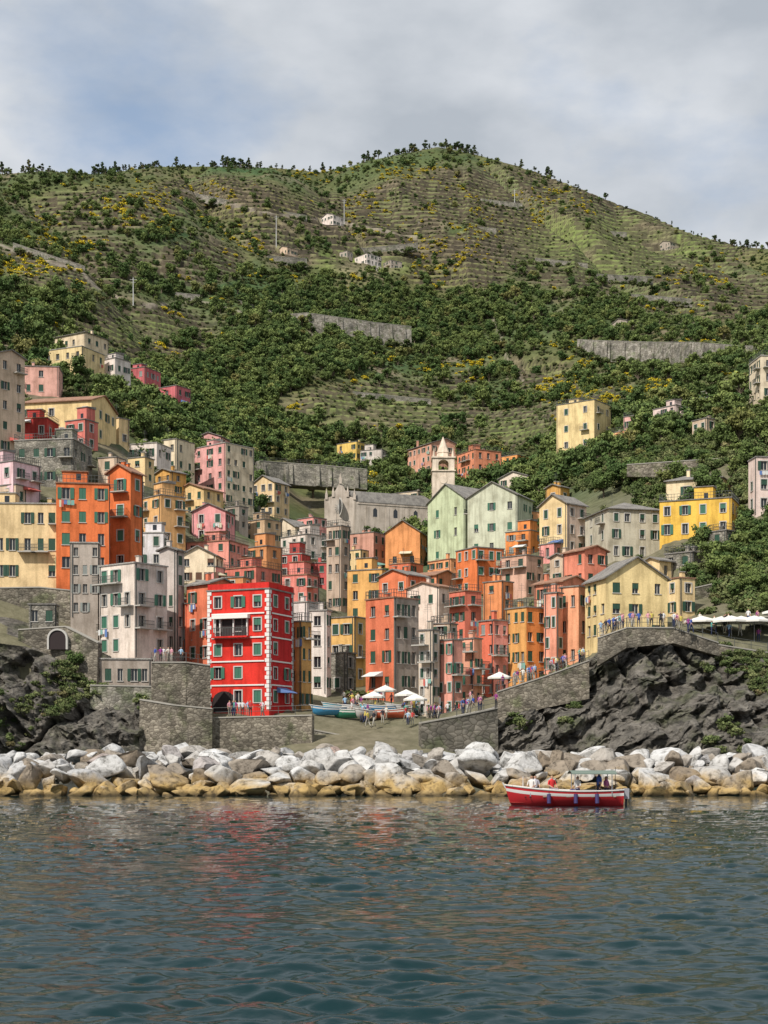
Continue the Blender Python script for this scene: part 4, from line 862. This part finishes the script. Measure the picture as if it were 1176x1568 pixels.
# ---------------- people
SKIN=simple('skin',(.50,.30,.21),.6)
def personmesh(name,pose):
    J=dict(pel=(0,0,.95,.15,.11),sp=(0,0,1.13,.13,.1),ch=(0,0,1.33,.16,.11),nk=(0,0,1.5,.055,.055),hd=(0,.01,1.6,.085,.095),ht=(0,0,1.70,.07,.08))
    for s,k in((-1,'l'),(1,'r')):
        J['sh'+k]=(s*.18,0,1.41,.06,.06);J['el'+k]=(s*.25,-.02,1.13,.042,.042);J['wr'+k]=(s*.26,.05,.9,.028,.028);J['hn'+k]=(s*.26,.07,.82,.035,.02)
        J['hp'+k]=(s*.1,0,.88,.09,.09);J['kn'+k]=(s*.11,.02,.5,.062,.062);J['an'+k]=(s*.11,-.02,.09,.04,.04);J['to'+k]=(s*.12,.13,.04,.035,.03)
    def mv(k,*v): J[k]=(*v,*J[k][3:])
    if pose=='walk':
        mv('knl',-.11,.16,.52);mv('anl',-.11,.22,.1);mv('tol',-.11,.36,.08);mv('knr',.11,-.05,.5);mv('anr',.11,-.3,.14);mv('tor',.11,-.2,.04);mv('ell',-.25,-.12,1.15);mv('wrl',-.25,-.1,.92);mv('hnl',-.25,-.08,.84);mv('elr',.25,.08,1.14);mv('wrr',.24,.24,.98);mv('hnr',.24,.31,.94)
    if pose=='sit':
        for k,v in list(J.items()):
            if k in('pel','sp','ch','nk','hd','ht') or k[:2] in('sh','el','wr','hn'): J[k]=(v[0],v[1],v[2]-.45,v[3],v[4])
        for s,k in((-1,'l'),(1,'r')):
            mv('hp'+k,s*.1,.05,.46);mv('kn'+k,s*.14,.45,.48);mv('an'+k,s*.13,.42,.07);mv('to'+k,s*.14,.57,.03);mv('el'+k,s*.25,.03,.7);mv('wr'+k,s*.17,.27,.6);mv('hn'+k,s*.15,.35,.57)
    if pose=='lean':
        mv('elr',.3,.12,1.2);mv('wrr',.24,.33,1.22);mv('hnr',.22,.41,1.24)
    ks=list(J); id_={k:i for i,k in enumerate(ks)}
    Eg=[('pel','sp',1),('sp','ch',1),('ch','nk',1),('nk','hd',0),('hd','ht',0)]
    for k in'lr': Eg+=[('ch','sh'+k,1),('sh'+k,'el'+k,1),('el'+k,'wr'+k,0),('wr'+k,'hn'+k,0),('pel','hp'+k,2),('hp'+k,'kn'+k,2),('kn'+k,'an'+k,2),('an'+k,'to'+k,4)]
    me=bpy.data.meshes.new(name); me.from_pydata([J[k][:3] for k in ks],[(id_[a],id_[b]) for a,b,_ in Eg],[]); o=bpy.data.objects.new(name,me); sc.collection.objects.link(o)
    md=o.modifiers.new('s','SKIN'); 
    for i,k in enumerate(ks): me.skin_vertices[0].data[i].radius=J[k][3:]; me.skin_vertices[0].data[i].use_root=(k=='pel')
    o.modifiers.new('u','SUBSURF').levels=1
    dg=bpy.context.evaluated_depsgraph_get(); dg.update(); m2=bpy.data.meshes.new_from_object(o.evaluated_get(dg)); bpy.data.objects.remove(o)
    V=[tuple(v.co) for v in m2.vertices];Fc=[tuple(p_.vertices) for p_ in m2.polygons];M=[]
    for p_ in m2.polygons:
        c=Vector(p_.center); best=(9,0)
        for a,b_,mi in Eg:
            A=Vector(J[a][:3]);B=Vector(J[b_][:3]);t_=max(0,min(1,(c-A).dot(B-A)/(B-A).length_squared)); dd=(c-(A+(B-A)*t_)).length
            if dd<best[0]: best=(dd,mi)
        mi=best[1]; hd=Vector(J['hd'][:3])
        if mi==0 and (c-hd).length<.2 and (c.z>hd.z+.05 or (c.y<hd.y-.02 and c.z>hd.z-.06)): mi=3
        M.append(mi)
    mb=MB(); mb.v=V;mb.f=Fc;mb.m=M; hd=Vector(J['hd'][:3])
    mb.tube(tuple(hd+Vector((0,.08,.0))),tuple(hd+Vector((0,.125,-.02))),.012,.016,5,0)
    mb.tube(tuple(hd+Vector((-.025,.09,-.05))),tuple(hd+Vector((.025,.09,-.05))),.006,.006,4,5)
    for s in(-1,1):
        mb.tube(tuple(hd+Vector((s*.032,.085,.02))),tuple(hd+Vector((s*.032,.097,.02))),.012,.01,6,4); mb.tube(tuple(hd+Vector((s*.08,0,0))),tuple(hd+Vector((s*.1,-.01,.01))),.025,.02,6,0)
    for k,s in(('l',-1),('r',1)):
        w0=Vector(J['wr'+k][:3]);h0=Vector(J['hn'+k][:3]);dr=(h0-w0).normalized(); sd=Vector((0,1,0)) if abs(dr.z)>.6 else Vector((1,0,0)); cu=Vector((-s*.3,0,0)) if abs(dr.z)>.6 else Vector((0,0,-.3))
        for q_,ln in enumerate((.07,.08,.075,.06)):
            b0=h0+sd*(.027-.018*q_)+dr*.015; m_=b0+dr*ln*.5; mb.tube(tuple(b0),tuple(m_),.009,.008,5,0); mb.tube(tuple(m_),tuple(m_+(dr+cu).normalized()*ln*.5),.008,.006,5,0)
        b0=h0-dr*.03+sd*.03; mb.tube(tuple(b0),tuple(b0+(dr+sd*.9).normalized()*.06),.011,.008,5,0)
    o2=mkobj(name,mb.v,mb.f,[SKIN]*6,mb.m,smooth=True); r=o2.data; bpy.data.objects.remove(o2); return r
PM={k:personmesh('person_'+k,k) for k in('stand','walk','sit','lean')}
CLO=[(.6,.6,.6),(.5,.05,.05),(.05,.1,.35),(.03,.03,.04),(.55,.45,.1),(.1,.35,.3),(.6,.3,.35),(.3,.45,.6),(.65,.62,.55),(.25,.05,.2)]
def person(loc,rz,pose='stand',shirt=None,pants=None,s=1.,parent=None):
    o=bpy.data.objects.new('person',PM[pose]); sc.collection.objects.link(o); o.location=loc; o.rotation_euler=(0,0,rz); o.scale=(s,s,s)
    if parent: o.parent=parent
    sh=shirt or random.choice(CLO); pa=pants or random.choice([(.03,.04,.09),(.25,.22,.17),(.04,.04,.04),(.4,.38,.33)]); hr=random.choice([(.03,.02,.015),(.12,.07,.03),(.3,.2,.1)])
    for i,c in enumerate([None,sh,pa,hr,(.04,.035,.03),(.35,.08,.08)]):
        if c: o.material_slots[i].link='OBJECT'; o.material_slots[i].material=simple('clothing',c,.85)
    return o
def crowd(n_,xa,xb,da,db):
    for i in range(n_):
        px=random.uniform(xa,xb); d=random.uniform(da,db); z_=ground(px,d)
        person((wx(px,d),d,z_),random.uniform(0,6.28),random.choice(['stand','walk','walk','lean']),s=random.uniform(.92,1.05))
crowd(55,525,665,162,180); crowd(12,640,740,167,171)
for xa,xb,d,py,n_ in((350,408,158.6,1098,10),(920,1060,157.8,962,24),(236,284,163.6,1015,6),(690,760,157.5,1090,8),(770,895,160.6,None,24)):
    for i in range(n_):
        px=random.uniform(xa,xb)
        if py is None: z_=wz(np.interp(px,[762,830,902],[1060,1038,1012]),160)+.1
        elif xa==920: z_=wz(np.interp(px,[915,960,1030,1060],[978,962,962,972]),158)+.1
        elif xa==690: z_=wz(np.interp(px,[690,762],[1098,1085]),157)+.1
        else: z_=wz(py,d-.6)+.1
        person((wx(px,d),d+.2,z_),random.uniform(2,4.2),random.choice(['stand','lean','walk']))
crowd(26,1070,1240,167,174)
# umbrellas
def parasol(px,d,z_,r,h=2.4,c=(.72,.70,.64)):
    E=empty('parasol',(wx(px,d),d,z_)); mb=MB(); mb.tube((0,0,0),(0,0,h+.3),.04,.03,8,1); mb.tube((0,0,0),(0,0,.08),.35,.3,10,1)
    n_=8
    for k in range(n_):
        a0=2*math.pi*k/n_;a1=2*math.pi*(k+1)/n_; A=(r*math.cos(a0),r*math.sin(a0),h-.35);B=(r*math.cos(a1),r*math.sin(a1),h-.35)
        mb.q((0,0,h+.25),A,B,m=0); mb.q(A,(A[0],A[1],A[2]-.22),(B[0],B[1],B[2]-.22),B,m=0)
    mkobj('canopy_and_pole',mb.v,mb.f,[simple('canvas',c,.9),simple('pole_metal',(.3,.3,.3))],mb.m,E)
for px,d in((572,172),(590,176),(622,172),(636,167),(765,167)): parasol(px,d,ground(px,d),1.35,2.3)
for px,d in((1075,170),(1105,172),(1135,170),(1165,172),(1195,170),(1120,168),(1155,168)): parasol(px,d,wz(985,d) if px<1180 else ground(px,d),2.1,2.9)
def boat(name,loc,rz,L=5,B=1.8,H=.75,hull=(.5,.04,.04),band=(.65,.63,.6),inner=(.35,.3,.22),parent=None):
    E=empty(name,loc); E.rotation_euler=(0,0,rz); ns=21; nr_=9; V=[];Fc=[];M=[]
    for i in range(ns):
        t_=i/(ns-1); x_=(t_-.5)*L; w_=B/2*(math.sin(math.pi*min(1,(t_*.86+.03)))**.55) if 0<t_<1 else (.02 if t_==0 else B*.24)
        if t_==0: w_=.03
        sheer=H*(1+.55*(1-t_)**3+.15*t_**3); keel=-.3+.35*(max(0,.18-t_)/.18)**2*H
        for sgn in(1,-1):
            for j in range(nr_):
                a_=j/(nr_-1); y_=sgn*(w_*math.sin(a_*math.pi/2)**.75 if a_>0 else 0); z_=keel+(sheer-keel)*(a_**1.25); V.append((x_-(1-t_)**6*.35*a_,y_,z_))
    R=2*nr_
    for i in range(ns-1):
        for sd in(0,nr_):
            for j in range(nr_-1):
                k=i*R+sd+j; Fc.append((k,k+1,k+1+R,k+R)); M.append(1 if j==nr_-3 else (2 if j==nr_-2 else 0))
    k=(ns-1)*R; Fc.append(tuple(k+j for j in range(nr_))+tuple(k+nr_+j for j in range(nr_-1,0,-1))); M.append(0)
    mats=[simple('hull_paint',hull,.35,.5),simple('hull_band',band,.35,.5),simple('hull_topstrake',hull,.35,.5)]
    mkobj('hull',V,Fc,mats,M,E,smooth=True)
    g_=MB()
    for i in range(ns-1):
        for o_ in(nr_-1,2*nr_-1): g_.tube(V[i*R+o_],V[(i+1)*R+o_],.045,.045,6,0,False)
    for i in range(ns-1):
        a1,a2=V[i*R+3],V[(i+1)*R+3]; g_.q((a1[0],a1[1],.06),(a1[0],-a1[1],.06),(a2[0],-a2[1],.06),(a2[0],a2[1],.06),m=1)
    for i in(0,1,2,3): 
        a1,a2=V[i*R+nr_-1],V[(i+1)*R+nr_-1]; g_.q((a1[0],a1[1]*.98,a1[2]-.04),(a1[0],-a1[1]*.98,a1[2]-.04),(a2[0],-a2[1]*.98,a2[2]-.04),(a2[0],a2[1]*.98,a2[2]-.04),m=1)
    for i in(6,10,14,18):
        v=V[i*R+nr_-2]; g_.box((v[0],0,H*.62),(.14,v[1]*.95,.025),1)
    g_.tube((V[nr_-1][0]+.05,0,H*1.3),(V[nr_-1][0]-.12,0,H*1.75),.05,.04,6,0)
    mkobj('gunwale_and_thwarts',g_.v,g_.f,[simple('white_gunwale',(.6,.58,.54),.4),simple('boat_wood',inner,.7)],g_.m,E)
    return E
dB=81.; cx=wx(868,dB); EB=boat('red_motor_boat',(cx,dB,.12),0,L=6.1,B=2.1,H=.66,hull=(.48,.025,.03))
mb=MB()
for x_ in(.35,2.35):
    for y_ in(-.8,.8): mb.tube((x_,y_,.5),(x_,y_,1.62),.025,.025,6,0)
ns=8
for i in range(ns):
    y0=-.95+1.9*i/ns;y1=-.95+1.9*(i+1)/ns; f=lambda y:1.62+.16*(1-(y/.95)**2)
    mb.hexa([(.15,y0,f(y0)),(2.6,y0,f(y0)),(2.6,y1,f(y1)),(.15,y1,f(y1))],[(.15,y0,f(y0)+.04),(2.6,y0,f(y0)+.04),(2.6,y1,f(y1)+.04),(.15,y1,f(y1)+.04)],1)
mkobj('bimini_canopy',mb.v,mb.f,[simple('steel',(.5,.5,.5),.3,.5,.8),simple('bimini_cloth',(.15,.19,.16),.9)],mb.m,EB)
mb=MB(); mb.box((3.22,0,.55),(.16,.2,.28),0); mb.box((3.24,0,.0),(.06,.06,.35),1); mb.box((1.4,0,.4),(.45,.35,.32),2)
for x_ in(.35,1.5,-1.1): mb.tube((x_,-1.05,.55),(x_,-1.12,.05),.11,.11,10,3); mb.tube((x_,-1.0,.72),(x_,-1.05,.55),.015,.015,4,1)
mb.tube((-2.4,0,.95),(-2.4,0,1.5),.03,.02,6,2); mb.tube((2.7,.3,.6),(2.7,.3,2.0),.02,.015,6,1)
mkobj('outboard_engine_box_and_fenders',mb.v,mb.f,[simple('engine_grey',(.3,.3,.32),.4),simple('engine_dark',(.04,.04,.04),.4),simple('box_white',(.6,.58,.55),.5),simple('fender_dark',(.05,.04,.12),.5)],mb.m,EB)
for x_,y_,z_,rz,ps,sh_,pa in((-1.95,-.25,.34,2.6,'sit',(.65,.63,.6),(.3,.3,.35)),(-1.7,.35,.34,3.4,'sit',(.5,.5,.55),(.05,.06,.1)),(-.85,-.2,.34,3.6,'sit',(.6,.04,.04),(.3,.28,.3)),(.55,-.35,.3,2.2,'sit',(.62,.6,.55),(.1,.1,.2)),(1.75,-.1,.1,1.9,'stand',(.06,.12,.4),(.03,.03,.05)),(2.2,.35,.3,4.0,'sit',(.4,.12,.25),(.05,.05,.08))):
    person((x_,y_,z_),rz,ps,sh_,pa,.97,EB)
for i,(px,d,rz,hc) in enumerate([(505,167,.3,(.05,.25,.45)),(520,171,.5,(.08,.4,.5)),(538,167,-.2,(.03,.2,.12)),(548,171,.2,(.5,.5,.48)),(565,167,.8,(.55,.53,.5)),(580,170,.1,(.1,.3,.5)),(600,167,2.9,(.5,.1,.05)),(618,171,.4,(.6,.6,.58))]):
    boat('beached_boat',(wx(px,d),d,ground(px,d)+.35),rz,3.8,1.5,.55,hc)

# ---------------- sky, sun, camera
w=bpy.data.worlds.new('World'); sc.world=w; w.use_nodes=True; n=w.node_tree.nodes; l=w.node_tree.links; bg=n['Background']; bg.inputs[1].default_value=.12
EL=math.radians(47); AZ=math.radians(216)
sk=n.new('ShaderNodeTexSky'); sk.sky_type='NISHITA'; sk.sun_disc=False; sk.sun_elevation=EL; sk.sun_rotation=AZ; sk.air_density=1.0; sk.dust_density=1.2
tc=n.new('ShaderNodeTexCoord'); mp=n.new('ShaderNodeMapping'); mp.inputs['Scale'].default_value=(1,1,2.0); mp.inputs['Location'].default_value=(.35,.1,.2)
l.new(tc.outputs['Generated'],mp.inputs[0])
nz=n.new('ShaderNodeTexNoise'); nz.inputs['Scale'].default_value=5.2; nz.inputs['Detail'].default_value=8; nz.inputs['Roughness'].default_value=.55; l.new(mp.outputs[0],nz.inputs[0])
vd=n.new('ShaderNodeVectorMath'); vd.operation='DISTANCE'; nv=n.new('ShaderNodeVectorMath'); nv.operation='NORMALIZE'; l.new(tc.outputs['Generated'],nv.inputs[0]); l.new(nv.outputs[0],vd.inputs[0]); vd.inputs[1].default_value=Vector((-.17,1,.415)).normalized()
mr=n.new('ShaderNodeMapRange'); mr.interpolation_type='SMOOTHSTEP'; mr.inputs[1].default_value=.01; mr.inputs[2].default_value=.15; mr.inputs[3].default_value=-.13; mr.inputs[4].default_value=.09; l.new(vd.outputs['Value'],mr.inputs[0])
ad=n.new('ShaderNodeMath'); ad.operation='ADD'; l.new(nz.outputs['Fac'],ad.inputs[0]); l.new(mr.outputs[0],ad.inputs[1])
r=n.new('ShaderNodeValToRGB'); r.color_ramp.elements[0].position=.30; r.color_ramp.elements[0].color=(.25,.25,.25,1); r.color_ramp.elements[1].position=.55; r.color_ramp.elements[1].color=(.98,.98,.98,1); l.new(ad.outputs[0],r.inputs[0])
nz2=n.new('ShaderNodeTexNoise'); nz2.inputs['Scale'].default_value=7; nz2.inputs['Detail'].default_value=8; l.new(mp.outputs[0],nz2.inputs[0])
r2=n.new('ShaderNodeValToRGB'); r2.color_ramp.elements[0].position=.34; r2.color_ramp.elements[0].color=(3.9,4.25,4.7,1); r2.color_ramp.elements[1].position=.68; r2.color_ramp.elements[1].color=(6.5,6.7,7.0,1); l.new(nz2.outputs['Fac'],r2.inputs[0])
mx=n.new('ShaderNodeMix'); mx.data_type='RGBA'; l.new(r.outputs[0],mx.inputs[0])
sb=n.new('ShaderNodeMix'); sb.data_type='RGBA'; sb.inputs[0].default_value=.35; l.new(sk.outputs[0],sb.inputs[6]); sb.inputs[7].default_value=(3.6,5.2,7.6,1)
l.new(sb.outputs[2],mx.inputs[6]); l.new(r2.outputs[0],mx.inputs[7]); l.new(mx.outputs[2],bg.inputs[0])
sl=bpy.data.lights.new('sun','SUN'); sl.energy=4.6; sl.angle=math.radians(.8); sl.color=(1,.94,.86); so=bpy.data.objects.new('sun',sl); sc.collection.objects.link(so)
sd=Vector((math.sin(AZ)*math.cos(EL),math.cos(AZ)*math.cos(EL),math.sin(EL))); so.rotation_euler=sd.to_track_quat('Z','Y').to_euler()
cam=bpy.data.cameras.new('camera'); cam.lens=52.0; cam.sensor_width=36; cam.sensor_fit='AUTO'; cam.shift_y=(1150-784)/1568; cam.clip_end=9000; cam.clip_start=.5
co=bpy.data.objects.new('camera',cam); co.location=(0,0,CH); co.rotation_euler=(math.radians(90),0,0); sc.collection.objects.link(co); sc.camera=co
sc.view_settings.view_transform='Standard'; sc.view_settings.look='None'; sc.view_settings.exposure=0
